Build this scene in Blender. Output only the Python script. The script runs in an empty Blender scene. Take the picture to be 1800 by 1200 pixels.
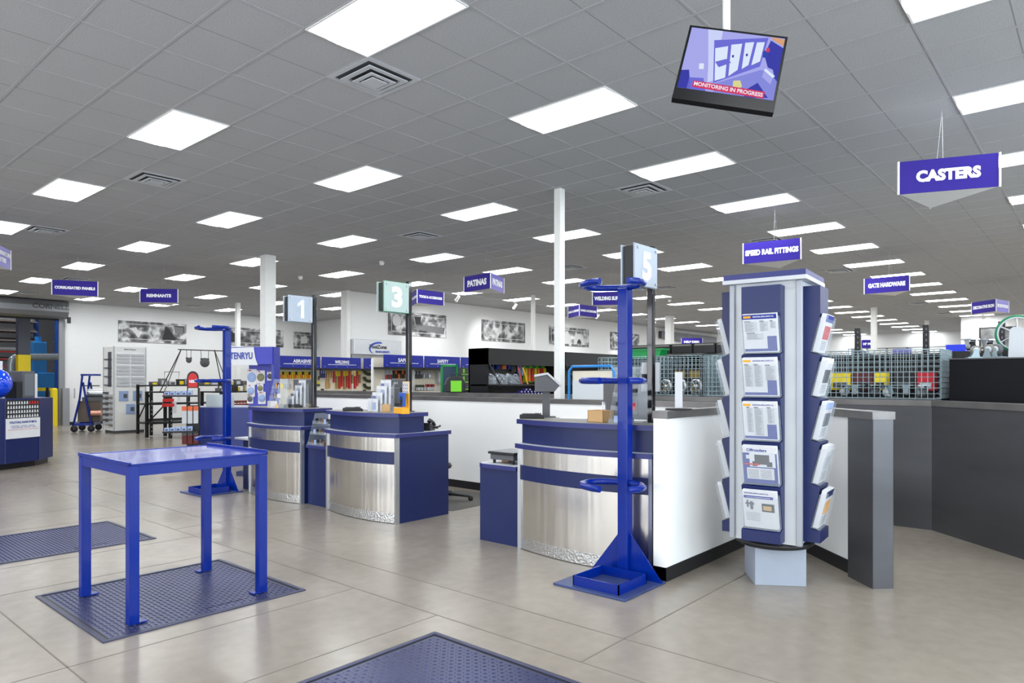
import bpy, math, random
from mathutils import Vector, Matrix
PI = math.pi
U = 0.3048                      # everything below is written in feet
random.seed(7)
scene = bpy.context.scene
COL = scene.collection

# ------------------------------------------------------------------ camera, world, exposure
F, HY, CX = 1207.16, 668.95, 900.0
HEAD, EYE, HC = 0.7143, 5.16, 5.16 + 9.166      # heading, eye height, ceiling height (ft)
cam_d = bpy.data.cameras.new('camera')
cam = bpy.data.objects.new('camera', cam_d); COL.objects.link(cam)
cam.location = (0, 0, EYE * U)
cam.rotation_euler = (PI / 2, 0, HEAD - PI / 2)
cam_d.sensor_fit = 'HORIZONTAL'; cam_d.sensor_width = 36
cam_d.lens = F / 1800 * 36
cam_d.shift_y = (HY - 600) / 1800
cam_d.clip_start = 0.05; cam_d.clip_end = 200
scene.camera = cam
w = bpy.data.worlds.new('daylight'); scene.world = w; w.use_nodes = True
bg = w.node_tree.nodes['Background']
bg.inputs[0].default_value = (0.75, 0.87, 1.0, 1); bg.inputs[1].default_value = .6
scene.view_settings.view_transform = 'Standard'
scene.view_settings.look = 'None'
scene.view_settings.gamma = 1
scene.view_settings.use_curve_mapping = False
scene.view_settings.exposure = 2.22
LAMP = 6.1                      # radiance of the ceiling light diffusers

def daylight(loc, rot, sx, sy, power, col):
    d = bpy.data.lights.new('daylight', 'AREA'); d.shape = 'RECTANGLE'; d.size = sx * U; d.size_y = sy * U; d.energy = power; d.color = col
    o = bpy.data.objects.new('daylight', d); COL.objects.link(o); o.location = Vector(loc) * U; o.rotation_euler = rot
    return o
# daylight outside the shop-front glazing (right of and behind the camera)
daylight((18, -17.2, 6.2), (PI / 2, 0, 0), 52, 10, 165, (.82, .94, 1.0))
daylight((-17.2, 16, 6.2), (PI / 2, 0, -PI / 2), 52, 10, 105, (1.0, .98, .95))

fwd = (math.cos(HEAD), math.sin(HEAD)); rgt = (math.sin(HEAD), -math.cos(HEAD))
def ray(px, py):
    k = (px - CX) / F
    return fwd[0] + rgt[0] * k, fwd[1] + rgt[1] * k, -(py - HY) / F
def at(px, py, z):
    r = ray(px, py); t = (z - EYE) / r[2]; return r[0] * t, r[1] * t
def onX(px, py, X):
    r = ray(px, py); t = X / r[0]; return (X, r[1] * t, EYE + r[2] * t)
def onY(px, py, Y):
    r = ray(px, py); t = Y / r[1]; return (r[0] * t, Y, EYE + r[2] * t)
def atD(px, py, D):
    r = ray(px, py); return (r[0] * D, r[1] * D, EYE + r[2] * D)

# ------------------------------------------------------------------ materials
def srgb(r, g, b):
    f = lambda c: (c / 255 / 12.92) if c <= 10 else ((c / 255 + .055) / 1.055) ** 2.4
    return (f(r), f(g), f(b), 1)
MATS = {}
def mat(name, col, rough=.5, metal=0, spec=.5, noise=.06, nscale=8, bump=0, bscale=60, emit=0, alpha=1, trans=0, coat=0, stretch=None, ior=1.45):
    if name in MATS: return MATS[name]
    m = bpy.data.materials.new(name); m.use_nodes = True; nt = m.node_tree; N = nt.nodes; L = nt.links
    b = N['Principled BSDF']
    if len(col) == 3: col = srgb(*col)
    b.inputs['Roughness'].default_value = rough; b.inputs['Metallic'].default_value = metal
    b.inputs['Specular IOR Level'].default_value = spec; b.inputs['IOR'].default_value = ior
    b.inputs['Coat Weight'].default_value = coat
    b.inputs['Alpha'].default_value = alpha; b.inputs['Transmission Weight'].default_value = trans
    tc = N.new('ShaderNodeTexCoord'); mp = N.new('ShaderNodeMapping'); L.new(tc.outputs['Object'], mp.inputs[0])
    if stretch: mp.inputs['Scale'].default_value = stretch
    nz = N.new('ShaderNodeTexNoise'); nz.inputs['Scale'].default_value = nscale; nz.inputs['Detail'].default_value = 5
    L.new(mp.outputs[0], nz.inputs['Vector'])
    mx = N.new('ShaderNodeMix'); mx.data_type = 'RGBA'
    k1 = 1 - noise; k2 = 1 + noise
    mx.inputs[6].default_value = (col[0] * k1, col[1] * k1, col[2] * k1, 1)
    mx.inputs[7].default_value = (min(1, col[0] * k2), min(1, col[1] * k2), min(1, col[2] * k2), 1)
    L.new(nz.outputs[0], mx.inputs[0]); L.new(mx.outputs[2], b.inputs['Base Color'])
    if bump:
        n2 = N.new('ShaderNodeTexNoise'); n2.inputs['Scale'].default_value = bscale; L.new(mp.outputs[0], n2.inputs['Vector'])
        bp = N.new('ShaderNodeBump'); bp.inputs['Strength'].default_value = bump; bp.inputs['Distance'].default_value = .01
        L.new(n2.outputs[0], bp.inputs['Height']); L.new(bp.outputs[0], b.inputs['Normal'])
    if emit:
        b.inputs['Emission Color'].default_value = col; b.inputs['Emission Strength'].default_value = emit
    MATS[name] = m; return m

NAVY = mat('navy_laminate', (18, 32, 84), .38, bump=.03)
NAVYTOP = mat('navy_edge', (40, 46, 108), .35)
BLUE = mat('blue_enamel', (0, 36, 132), .25, spec=.3, coat=.15, noise=.12, nscale=5, bump=.05, bscale=30)
BLUEDK = mat('blue_cabinet', (40, 52, 120), .4)
WHITE = mat('white_paint', (232, 232, 230), .6)
HALFW = mat('half_wall_paint', (249, 249, 248), .7, noise=.01)
WALLM = mat('wall_paint', (230, 230, 230), .7, noise=.02, bump=.03, bscale=200)
LAM = mat('white_laminate', (206, 210, 214), .45, noise=.02)
STEELDK = mat('hot_rolled_steel', (86, 86, 90), .36, metal=.6, noise=.5, nscale=1.1, bump=.05, bscale=15, stretch=(.5, .5, 2.2))
STEELCAP = mat('steel_cap', (118, 115, 114), .38, metal=.6, noise=.4, nscale=5)
BLACK = mat('black_metal', (22, 22, 24), .35)
BLACKP = mat('black_plastic', (28, 28, 31), .45)
GREYP = mat('grey_plastic', (88, 88, 92), .5)
LGREY = mat('light_grey', (190, 193, 198), .45)
SILVER = mat('silver_metal', (200, 203, 208), .28, metal=.9)
ZINC = mat('zinc_wire', (146, 162, 168), .35, metal=.6)
RUBBER = mat('black_rubber', (30, 30, 32), .6)
CREAM = mat('cream_pegboard', (222, 214, 196), .6)
HDR = mat('header_blue', (22, 38, 146), .3)
SIGNB = mat('sign_violet_blue', (50, 36, 138), .5, spec=.2, noise=.02)
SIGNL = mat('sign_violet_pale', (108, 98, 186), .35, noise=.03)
TXT = mat('white_lettering', (240, 240, 245), .5)
YEL = mat('safety_yellow', (222, 196, 20), .45)
RED = mat('red_plastic', (196, 34, 32), .4)
DRED = mat('dark_red', (96, 24, 26), .5)
ORANGE = mat('orange_card', (228, 120, 40), .5)
LIME = mat('lime_green', (120, 210, 40), .45)
GREEN = mat('green_plastic', (20, 140, 70), .4)
TAN = mat('tan_card', (196, 158, 110), .6)
PAPER = mat('paper', (212, 213, 217), .6)
GOLD = mat('amber_card', (232, 166, 36), .5)
DGREEN = mat('dark_green', (52, 62, 44), .6)
PINK = mat('rose_tape', (186, 66, 66), .5)
COPPER = mat('copper_roll', (206, 150, 130), .3, metal=.6)
TBLUE = mat('tube_blue', (40, 130, 205), .35)
MAT_GREY = mat('chair_mat', (84, 82, 78), .7)
SKYB = mat('pale_blue', (150, 170, 210), .5)
INK = mat('ink_blue', (24, 44, 140), .5)
INKG = mat('ink_grey', (84, 86, 96), .6)
TAUPE = mat('taupe_metal', (120, 118, 112), .5)

def glass(name, col=(1, 1, 1, 1), rough=.02, alpha=.22):
    m = mat(name, col, rough, noise=0, alpha=alpha, spec=.6); return m
ACRYL = glass('clear_acrylic', (.7, .76, .82, 1), .05, .12)
PANE = glass('window_glass', (.9, .95, 1, 1), .02, .1)

def stainless():
    m = mat('brushed_stainless', (214, 210, 204), .24, metal=1, noise=.05)
    N = m.node_tree.nodes; L = m.node_tree.links; b = N['Principled BSDF']
    tc = N.new('ShaderNodeTexCoord'); mp = N.new('ShaderNodeMapping'); mp.inputs['Scale'].default_value = (1, 1, .02)
    nz = N.new('ShaderNodeTexNoise'); nz.inputs['Scale'].default_value = 5.5; nz.inputs['Detail'].default_value = 2.5
    L.new(tc.outputs['Object'], mp.inputs[0]); L.new(mp.outputs[0], nz.inputs['Vector'])
    bp = N.new('ShaderNodeBump'); bp.inputs['Strength'].default_value = .8; bp.inputs['Distance'].default_value = .02
    L.new(nz.outputs[0], bp.inputs['Height']); L.new(bp.outputs[0], b.inputs['Normal'])
    b.inputs['Anisotropic'].default_value = .5
    return m
STAIN = stainless()
def tread():
    m = mat('aluminium_tread_plate', (205, 205, 205), .3, metal=1)
    N = m.node_tree.nodes; L = m.node_tree.links; b = N['Principled BSDF']
    tc = N.new('ShaderNodeTexCoord'); mp = N.new('ShaderNodeMapping'); mp.inputs['Rotation'].default_value = (PI / 4, 0, 0)
    mp.inputs['Scale'].default_value = (1, 1, 1)
    ch = N.new('ShaderNodeTexVoronoi'); ch.inputs['Scale'].default_value = 45; ch.distance = 'CHEBYCHEV'
    L.new(tc.outputs['Object'], mp.inputs[0]); L.new(mp.outputs[0], ch.inputs['Vector'])
    bp = N.new('ShaderNodeBump'); bp.inputs['Strength'].default_value = .9; bp.inputs['Distance'].default_value = .004
    L.new(ch.outputs['Distance'], bp.inputs['Height']); L.new(bp.outputs[0], b.inputs['Normal'])
    return m
TREAD = tread()
PITM = mat('navy_tread_steel', (56, 60, 96), .32, metal=.5, noise=.25, nscale=2)
PITF = mat('pit_frame_steel', (66, 68, 92), .42, metal=.5, noise=.2)
TABTOP = mat('worn_blue_top', (96, 104, 196), .16, metal=.15, coat=.4, noise=.28, nscale=3.2)

def concrete():
    m = bpy.data.materials.new('polished_concrete'); m.use_nodes = True; N = m.node_tree.nodes; L = m.node_tree.links
    b = N['Principled BSDF']; tc = N.new('ShaderNodeTexCoord')
    n1 = N.new('ShaderNodeTexNoise'); n1.inputs['Scale'].default_value = .5; n1.inputs['Detail'].default_value = 3; n1.inputs['Roughness'].default_value = .5
    n2 = N.new('ShaderNodeTexNoise'); n2.inputs['Scale'].default_value = 3.0; n2.inputs['Detail'].default_value = 2
    n3 = N.new('ShaderNodeTexNoise'); n3.inputs['Scale'].default_value = 9; n3.inputs['Detail'].default_value = 4
    for n in (n1, n2, n3): L.new(tc.outputs['Object'], n.inputs['Vector'])
    r = N.new('ShaderNodeValToRGB'); r.color_ramp.elements[0].position = 0; r.color_ramp.elements[1].position = 1
    r.color_ramp.elements[0].color = srgb(96, 89, 80); r.color_ramp.elements[1].color = srgb(170, 160, 147)
    mx = N.new('ShaderNodeMix'); mx.data_type = 'FLOAT'; mx.inputs[0].default_value = .3
    L.new(n1.outputs[0], mx.inputs[2]); L.new(n3.outputs[0], mx.inputs[3]); L.new(mx.outputs[0], r.inputs[0])
    m2 = N.new('ShaderNodeMix'); m2.data_type = 'RGBA'; m2.blend_type = 'OVERLAY'; m2.inputs[0].default_value = .06
    L.new(r.outputs[0], m2.inputs[6]); L.new(n3.outputs[0], m2.inputs[7]); L.new(r.outputs[0], b.inputs['Base Color'])
    b.inputs['Roughness'].default_value = .25
    b.inputs['Specular IOR Level'].default_value = .5
    return m
CONC = concrete()
def tile():
    m = bpy.data.materials.new('acoustic_tile'); m.use_nodes = True; N = m.node_tree.nodes; L = m.node_tree.links
    b = N['Principled BSDF']; tc = N.new('ShaderNodeTexCoord')
    n1 = N.new('ShaderNodeTexNoise'); n1.inputs['Scale'].default_value = 90; n1.inputs['Detail'].default_value = 4
    L.new(tc.outputs['Object'], n1.inputs['Vector'])
    r = N.new('ShaderNodeValToRGB'); r.color_ramp.elements[0].position = .36; r.color_ramp.elements[1].position = .5
    r.color_ramp.elements[0].color = srgb(160, 161, 163); r.color_ramp.elements[1].color = srgb(176, 177, 179)
    L.new(n1.outputs[0], r.inputs[0]); L.new(r.outputs[0], b.inputs['Base Color']); b.inputs['Roughness'].default_value = .9
    return m
TILE = tile()
TEE = mat('ceiling_tee', (172, 172, 175), .5)
LIT = mat('light_diffuser', (.93, .985, 1.0, 1), .5, noise=0, emit=LAMP)
LITW = mat('light_reflector', (.97, .98, 1.0, 1), .5, noise=0, emit=LAMP * .42)

def art(name, seed, dark=.03, light=.75, scale=2.2):
    m = bpy.data.materials.new(name); m.use_nodes = True; N = m.node_tree.nodes; L = m.node_tree.links
    b = N['Principled BSDF']; tc = N.new('ShaderNodeTexCoord'); mp = N.new('ShaderNodeMapping')
    mp.inputs['Location'].default_value = (seed * 3.1, seed * 1.7, seed)
    L.new(tc.outputs['Object'], mp.inputs[0])
    n = N.new('ShaderNodeTexNoise'); n.inputs['Scale'].default_value = scale; n.inputs['Detail'].default_value = 7; n.inputs['Distortion'].default_value = 1.4
    v = N.new('ShaderNodeTexVoronoi'); v.inputs['Scale'].default_value = scale * 1.6
    L.new(mp.outputs[0], n.inputs['Vector']); L.new(mp.outputs[0], v.inputs['Vector'])
    mx = N.new('ShaderNodeMix'); mx.data_type = 'FLOAT'; mx.inputs[0].default_value = .35
    L.new(n.outputs[0], mx.inputs[2]); L.new(v.outputs['Distance'], mx.inputs[3])
    r = N.new('ShaderNodeValToRGB'); e = r.color_ramp.elements
    e[0].position = .36; e[0].color = (dark, dark, dark, 1); e[1].position = .66; e[1].color = (light, light, light, 1)
    x = e.new(.5); x.color = (.16, .16, .165, 1)
    L.new(mx.outputs[0], r.inputs[0]); L.new(r.outputs[0], b.inputs['Base Color']); b.inputs['Roughness'].default_value = .4
    return m

# ------------------------------------------------------------------ mesh builder
class MB:
    def __init__(s): s.v = []; s.f = []; s.mi = []; s.sm = []; s.m = 0
    def add(s, vs, fs, smooth=False):
        o = len(s.v); s.v += [tuple(p) for p in vs]
        for q in fs: s.f.append([i + o for i in q]); s.mi.append(s.m); s.sm.append(smooth)
        return s
    def box(s, x0, x1, y0, y1, z0, z1):
        if x0 > x1: x0, x1 = x1, x0
        if y0 > y1: y0, y1 = y1, y0
        if z0 > z1: z0, z1 = z1, z0
        return s.add([(x, y, z) for z in (z0, z1) for y in (y0, y1) for x in (x0, x1)],
                     [(0, 2, 3, 1), (4, 5, 7, 6), (0, 1, 5, 4), (2, 6, 7, 3), (0, 4, 6, 2), (1, 3, 7, 5)])
    def obox(s, c, size, M):
        v = []
        for z in (-.5, .5):
            for y in (-.5, .5):
                for x in (-.5, .5):
                    v.append(Vector(c) + M @ Vector((x * size[0], y * size[1], z * size[2])))
        return s.add(v, [(0, 2, 3, 1), (4, 5, 7, 6), (0, 1, 5, 4), (2, 6, 7, 3), (0, 4, 6, 2), (1, 3, 7, 5)])
    def prism(s, poly, z0, z1, smooth=False):
        n = len(poly)
        a = sum(poly[i][0] * poly[(i + 1) % n][1] - poly[(i + 1) % n][0] * poly[i][1] for i in range(n))
        if a < 0: poly = poly[::-1]
        v = [(p[0], p[1], z0) for p in poly] + [(p[0], p[1], z1) for p in poly]
        f = [(i, (i + 1) % n, n + (i + 1) % n, n + i) for i in range(n)]
        s.add(v, f, smooth); s.add(v, [list(range(n))[::-1], list(range(n, 2 * n))]); return s
    def slab(s, poly, o, u, vv, t):
        """polygon given in (u,v) coordinates at o, thickness vector t"""
        o = Vector(o); u = Vector(u); vv = Vector(vv); t = Vector(t); n = len(poly)
        A = [o + u * p[0] + vv * p[1] for p in poly]; B = [p + t for p in A]
        f = [list(range(n)), list(range(n, 2 * n))[::-1]] + [(i + n, (i + 1) % n + n, (i + 1) % n, i) for i in range(n)]
        if u.cross(vv).dot(t) > 0: f = [list(q)[::-1] for q in f]
        return s.add(A + B, f)
    def tube(s, pts, r, seg=10, closed=False, caps=True):
        P = [Vector(p) for p in pts]; n = len(P); rings = []
        up = None
        for i in range(n):
            if closed: d = (P[(i + 1) % n] - P[i - 1])
            else: d = P[min(i + 1, n - 1)] - P[max(i - 1, 0)]
            d.normalize()
            if up is None:
                up = Vector((0, 0, 1)) if abs(d.z) < .9 else Vector((1, 0, 0))
            a = d.cross(up)
            if a.length < 1e-4: a = d.cross(Vector((1, 0, 0)))
            a.normalize(); bb = a.cross(d).normalized(); up = bb
            rr = r[i] if isinstance(r, (list, tuple)) else r
            rings.append([P[i] + a * math.cos(2 * PI * k / seg) * rr + bb * math.sin(2 * PI * k / seg) * rr for k in range(seg)])
        v = [q for g in rings for q in g]; f = []
        m = n if closed else n - 1
        for i in range(m):
            j = (i + 1) % n
            for k in range(seg):
                f.append((i * seg + k, j * seg + k, j * seg + (k + 1) % seg, i * seg + (k + 1) % seg))
        s.add(v, f, True)
        if not closed and caps: s.add(rings[0], [list(range(seg))]); s.add(rings[-1], [list(range(seg))[::-1]])
        return s
    def cyl(s, p0, p1, r, seg=16): return s.tube([p0, p1], r, seg)
    def lathe(s, prof, c=(0, 0, 0), seg=24, axis='z'):
        v = []
        for (r, z) in prof:
            for k in range(seg):
                a = 2 * PI * k / seg; x, y = r * math.cos(a), r * math.sin(a)
                if axis == 'z': q = (x, y, z)
                elif axis == 'y': q = (x, z, y)
                else: q = (z, x, y)
                v.append((c[0] + q[0], c[1] + q[1], c[2] + q[2]))
        f = []
        for i in range(len(prof) - 1):
            for k in range(seg):
                q = (i * seg + k, i * seg + (k + 1) % seg, (i + 1) * seg + (k + 1) % seg, (i + 1) * seg + k)
                f.append(q if axis != 'y' else q[::-1])
        s.add(v, f, True); return s
    def build(s, name, mats, parent=None, bevel=0, loc=None, rz=0):
        me = bpy.data.meshes.new(name)
        me.from_pydata([(p[0] * U, p[1] * U, p[2] * U) for p in s.v], [], s.f)
        if not isinstance(mats, (list, tuple)): mats = [mats]
        for m in mats: me.materials.append(m)
        for p, mi, sm in zip(me.polygons, s.mi, s.sm): p.material_index = mi; p.use_smooth = sm
        me.validate()
        o = bpy.data.objects.new(name, me); COL.objects.link(o)
        if parent: o.parent = parent
        if loc: o.location = Vector(loc) * U
        o.rotation_euler.z = rz
        if bevel:
            b = o.modifiers.new('bevel', 'BEVEL'); b.width = bevel * U; b.segments = 2; b.limit_method = 'ANGLE'; b.angle_limit = .6
        return o
def tag(o, label=None, cat=None, group=None, kind=None):
    if label: o['label'] = label
    if cat: o['category'] = cat
    if group: o['group'] = group
    if kind: o['kind'] = kind
    return o
def thing(name, label, cat, loc=(0, 0, 0), rz=0, group=None):
    o = bpy.data.objects.new(name, None); COL.objects.link(o); o.empty_display_size = .1
    o.location = Vector(loc) * U; o.rotation_euler.z = rz
    return tag(o, label, cat, group)
def copy_tree(o, loc=None, rz=None, label=None, group=None, parent=None):
    c = o.copy(); COL.objects.link(c)
    if parent: c.parent = parent
    if loc is not None: c.location = Vector(loc) * U
    if rz is not None: c.rotation_euler.z = rz
    if label: c['label'] = label
    if group: c['group'] = group
    for ch in list(o.children): copy_tree(ch, parent=c)
    return c
def struct(name, mb, m, bevel=0): return tag(mb.build(name, m, bevel=bevel), kind='structure')
def B(*a): return MB().box(*a)
ORD = ['first', 'second', 'third', 'fourth', 'fifth', 'sixth', 'seventh', 'eighth', 'ninth', 'tenth', 'eleventh', 'twelfth', 'thirteenth',
       'fourteenth', 'fifteenth', 'sixteenth', 'seventeenth', 'eighteenth', 'nineteenth', 'twentieth', 'twenty-first', 'twenty-second', 'twenty-third', 'twenty-fourth', 'twenty-fifth']

def text(s, name, m, parent, o, u, vv, height, width=None, bold=.03, align='C', depth=.01, spacing=1.0):
    """lettering as a mesh: o centre (or left) of the text, u right, vv up (unit vectors), cap height in feet"""
    cu = bpy.data.curves.new('t', 'FONT'); cu.body = s; cu.size = 1; cu.offset = bold; cu.space_character = spacing
    cu.resolution_u = 3
    ob = bpy.data.objects.new('t', cu); COL.objects.link(ob)
    dg = bpy.context.evaluated_depsgraph_get(); me = bpy.data.meshes.new_from_object(ob.evaluated_get(dg))
    bpy.data.objects.remove(ob); bpy.data.curves.remove(cu)
    xs = [v.co.x for v in me.vertices]; ys = [v.co.y for v in me.vertices]
    x0, x1, y0, y1 = min(xs), max(xs), min(ys), max(ys)
    sy = height / (y1 - y0); sx = (width / (x1 - x0)) if width else sy
    o = Vector(o); u = Vector(u).normalized(); vv = Vector(vv).normalized(); n = u.cross(vv)
    cx = (x0 + x1) / 2 if align == 'C' else x0
    for v in me.vertices:
        p = o + u * (v.co.x - cx) * sx + vv * (v.co.y - (y0 + y1) / 2) * sy + n * depth
        v.co = p * U
    me.materials.clear(); me.materials.append(m)
    for p in me.polygons: p.material_index = 0
    x = bpy.data.objects.new(name, me); COL.objects.link(x)
    if parent: x.parent = parent
    return x

# ================================================================== SETTING
struct('floor', B(-16, 149.3, -16, 150, -.3, 0), CONC)
struct('ceiling', MB().box(-16, 149.3, -16, 92.3, HC, HC + .3), TILE)
# tee grid: 2 ft in X, 4 ft in Y (in step with the fixtures)
t = MB()
for i in range(-12, 70):
    x = 9.98 + 2 * i
    if -15 < x < 148: t.box(x - .042, x + .042, -16, 92, HC - .018, HC + .01)
for j in range(-7, 20):
    y = 15.78 + 4 * j
    if -15.5 < y < 91.8: t.box(-16, 149, y - .036, y + .036, HC - .014, HC + .01)
struct('trim_1', t, TEE)
t = MB()
for j in range(-7, 20):
    y = 13.78 + 4 * j
    if -15.5 < y < 91.8: t.box(-16, 149, y - .012, y + .012, HC - .003, HC + .01)
struct('trim_2', t, mat('tile_score', (138, 138, 140), .9))
# floor joints
t = MB(); z = .0035
for x in (-2.5, 4.1, 10.35, 11.85): t.box(x - .014, x + .014, -16, 60 if x > 11 else 40, -.01, z)
for y in (2.6, 5.3, 11.16, 14.15, 20.1, 22.9, 28.4, 31.5): t.box(-16, 10.35, y - .013, y + .013, -.01, z)
for y in (7.3, 24.5, 40.0, 56.0, 72.0): t.box(10.35, 149, y - .018, y + .018, -.01, z)
for x in (27.0, 42.0, 58): t.box(x - .018, x + .018, -16, 92, -.01, z)
struct('trim_3', t, mat('floor_joint', (112, 105, 97), .8))
# walls
DO0, DO1, DOH = 5.0, 25.87, 12.4
struct('wall_back', MB().box(DO1, 60.6, 92, 92.5, 0, HC).box(-16, DO0, 92, 92.5, 0, HC).box(DO0, DO1, 92, 92.5, DOH, HC), WALLM)
struct('wall_corner', B(60.3, 60.8, 59.1, 92, 0, HC), WALLM)
struct('wall_partition', B(41.5, 132, 58.5, 59.1, 0, HC), WALLM)
struct('wall_far', MB().box(148.9, 149.4, 13, 59, 0, 3).box(148.9, 149.4, 13, 59, 11.6, HC).box(148.9, 149.4, 39.5, 59, 3, 11.6).box(148.9, 149.4, 13, 21.9, 3, 11.6), WALLM)
struct('wall_front', B(117.5, 118, -16, 16, 0, HC), WALLM)
struct('wall_passage', B(118, 149, 15.7, 16, 0, HC), WALLM)
struct('wall_right', MB().box(-16, 118, -16.3, -16, 0, 1).box(-16, 118, -16.3, -16, 11.5, HC).box(44, 118, -16.3, -16, 1, 11.5).box(-16, -8, -16.3, -16, 1, 11.5), WALLM)
struct('wall_left', MB().box(-16.3, -16, -16, 150, 0, 1).box(-16.3, -16, -16, 150, 11.5, HC + 8).box(-16.3, -16, 42, 150, 1, 11.5).box(-16.3, -16, -16, -10, 1, 11.5), WALLM)
WFR = mat('window_frame', (150, 152, 156), .5)
n = 0
for i in range(10):                       # glazed shop front behind and to the right of the camera
    for side in (0, 1):
        a0 = (-8 if side == 0 else -10) + i * 5.2; n += 1
        a1 = a0 + 5.2
        f = MB(); g = MB()
        for u0, u1, z0, z1 in ((a0, a0 + .2, 1, 11.5), (a1 - .2, a1, 1, 11.5), (a0, a1, 1, 1.2), (a0, a1, 11.3, 11.5), (a0, a1, 8, 8.2)):
            if side == 0: f.box(u0, u1, -16.2, -15.95, z0, z1)
            else: f.box(-16.2, -15.95, u0, u1, z0, z1)
        if side == 0: g.box(a0 + .2, a1 - .2, -16.12, -16.08, 1.2, 11.3)
        else: g.box(-16.12, -16.08, a0 + .2, a1 - .2, 1.2, 11.3)
        wn = struct('window_%d' % (n + 10), f, WFR); g.build('pane', PANE, wn)
struct('wall_end', B(131.5, 149, 58.6, 59.1, 0, HC), WALLM)
struct('baseboard_back', MB().box(26.4, 60.2, 91.9, 92, 0, .33), BLACKP)
struct('baseboard_partition', MB().box(41.5, 131, 58.4, 58.5, 0, .33), BLACKP)
# warehouse behind the roll-up door
struct('wall_warehouse', MB().box(-16, 62, 149.5, 150, 0, 24).box(61.5, 62, 92.5, 149.5, 0, 24), mat('warehouse_wall', (150, 152, 158), .8))
struct('ceiling_warehouse', B(-16, 62, 92.3, 150, 23.6, 24), mat('warehouse_deck', (120, 122, 128), .8))
struct('wall_header', B(-16, 62, 92.0, 92.5, HC, 24), WALLM)
# window wall at the far end
for i in range(5):
    y0 = 21.9 + i * 3.52; y1 = y0 + 3.52
    fr = MB().box(148.95, 149.25, y0, y0 + .16, 3, 11.6).box(148.95, 149.25, y1 - .16, y1, 3, 11.6).box(148.95, 149.25, y0, y1, 3, 3.2).box(148.95, 149.25, y0, y1, 11.4, 11.6)
    wn = struct('window_%d' % (i + 1), fr, mat('window_frame', (150, 152, 156), .5))
    B(149.05, 149.1, y0 + .16, y1 - .16, 3.2, 11.4).build('pane', PANE, wn)
    if i < 4:
        sh = B(148.98, 149.02, y0 + .16, y1 - .16, 3.2, 11.4).build('roller_shade', mat('roller_shade', (226, 226, 222), .8, emit=0), wn)
# door frame and jambs
struct('door_1', MB().box(DO1 - .15, DO1 + .45, 91.7, 92, 0, 12.6).box(DO0 - .4, DO0, 91.7, 92, 0, 12.6), mat('jamb_grey', (140, 142, 146), .5, metal=.3))
hs = thing('rolling_door_housing', 'grey steel roll-up door barrel housing across the top of the warehouse opening', 'roller door', (15.5, 91.2, 12.4))
prof = [(-.9, 1.85), (.45, 1.85), (.5, 1.2), (.5, 0), (-.15, -.15), (-.7, .1), (-1.05, .6), (-1.1, 1.2)]
mb = MB(); mb.slab(prof, (-11.2, 0, 0), (0, 1, 0), (0, 0, 1), (22, 0, 0)); mb.build('barrel_cover', mat('housing_grey', (118, 120, 124), .35, metal=.5), hs, bevel=.06)
text('CORNELL', 'lettering', mat('dark_lettering', (52, 54, 58), .5), hs, (9.0, -1.11, 1.15), (1, 0, 0), (0, 0, 1), .55, 3.6)
B(10.8, 11.1, -.6, -.3, -.6, .1).build('end_bracket', BLACKP, hs)
ld = MB().box(DO0, DO1, 91.85, 91.95, 12.1, 12.4).build('door_bottom_bar', BLACKP); tag(ld, 'black bottom bar of the rolled-up door under its barrel', 'roller door')
# columns
def column(x, y, s, h, label, m=WHITE):
    c = thing('column', label, 'column', (x, y, 0))
    B(-s / 2, s / 2, -s / 2, s / 2, 0, h).build('shaft', m, c, bevel=.03)
    MB().box(-s / 2 - .12, s / 2 + .12, -s / 2 - .12, s / 2 + .12, 0, .08).build('base_plate', GREYP, c)
    return c
column(26.3, 19.8, .38, HC, 'slim white square column rising behind the card reader post on the third counter')
column(26.3, 46.46, .82, HC, 'broad white column behind the saw blade display and its blue header')
column(39.9, 77.3, .48, HC, 'thin white column in front of the back wall pictures, left of the broad column')
column(56.85, 46.3, .36, HC, 'thin white column right of the PATINAS sign')
column(88, 46.8, .95, HC, 'white column left of the HELP DESK sign')
column(94.3, 22.0, .62, HC, 'white column below the GATE HARDWARE sign')
column(119.5, 20.6, .55, HC, 'small distant white column in front of the far windows')
column(41.75, 58.3, .45, HC, 'white corner post at the near end of the wall with the number pictures')

# ------------------------------------------------------------------ ceiling lights
def light0():
    t = thing('ceiling_light', '', 'ceiling light')
    MB().box(0, .05, 0, 4, -.05, 0).box(1.95, 2, 0, 4, -.05, 0).box(.05, 1.95, 0, .05, -.05, 0).box(.05, 1.95, 3.95, 4, -.05, 0).build('frame', WHITE, t)
    n = 8; v = []; f = []
    for i in range(n + 1):
        a = PI * i / n; x = 1 - .42 * math.cos(a); z = -.035 - .03 * math.sin(a)
        v += [(x, .05, z), (x, 3.95, z)]
    for i in range(n): f.append((2 * i, 2 * i + 1, 2 * i + 3, 2 * i + 2))
    MB().add(v, f, True).build('diffuser', LIT, t)
    MB().add([(.05, .05, -.02), (.05, 3.95, -.02), (.58, 3.95, -.035), (.58, .05, -.035), (1.42, .05, -.035), (1.42, 3.95, -.035), (1.95, 3.95, -.02), (1.95, .05, -.02)],
             [(0, 1, 2, 3), (4, 5, 6, 7)]).build('reflector', LITW, t)
    return t
L0 = light0(); used = False
rows = {-1: 'row at the far right', 0: 'row left of the hanging monitor', 1: 'second row left of the monitor',
        2: 'third row left of the monitor', 3: 'fourth row left of the monitor', 4: 'fifth row left of the monitor', 5: 'sixth row left of the monitor', 6: 'row next to the back wall', -2: 'row over the right hand wall'}
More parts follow.
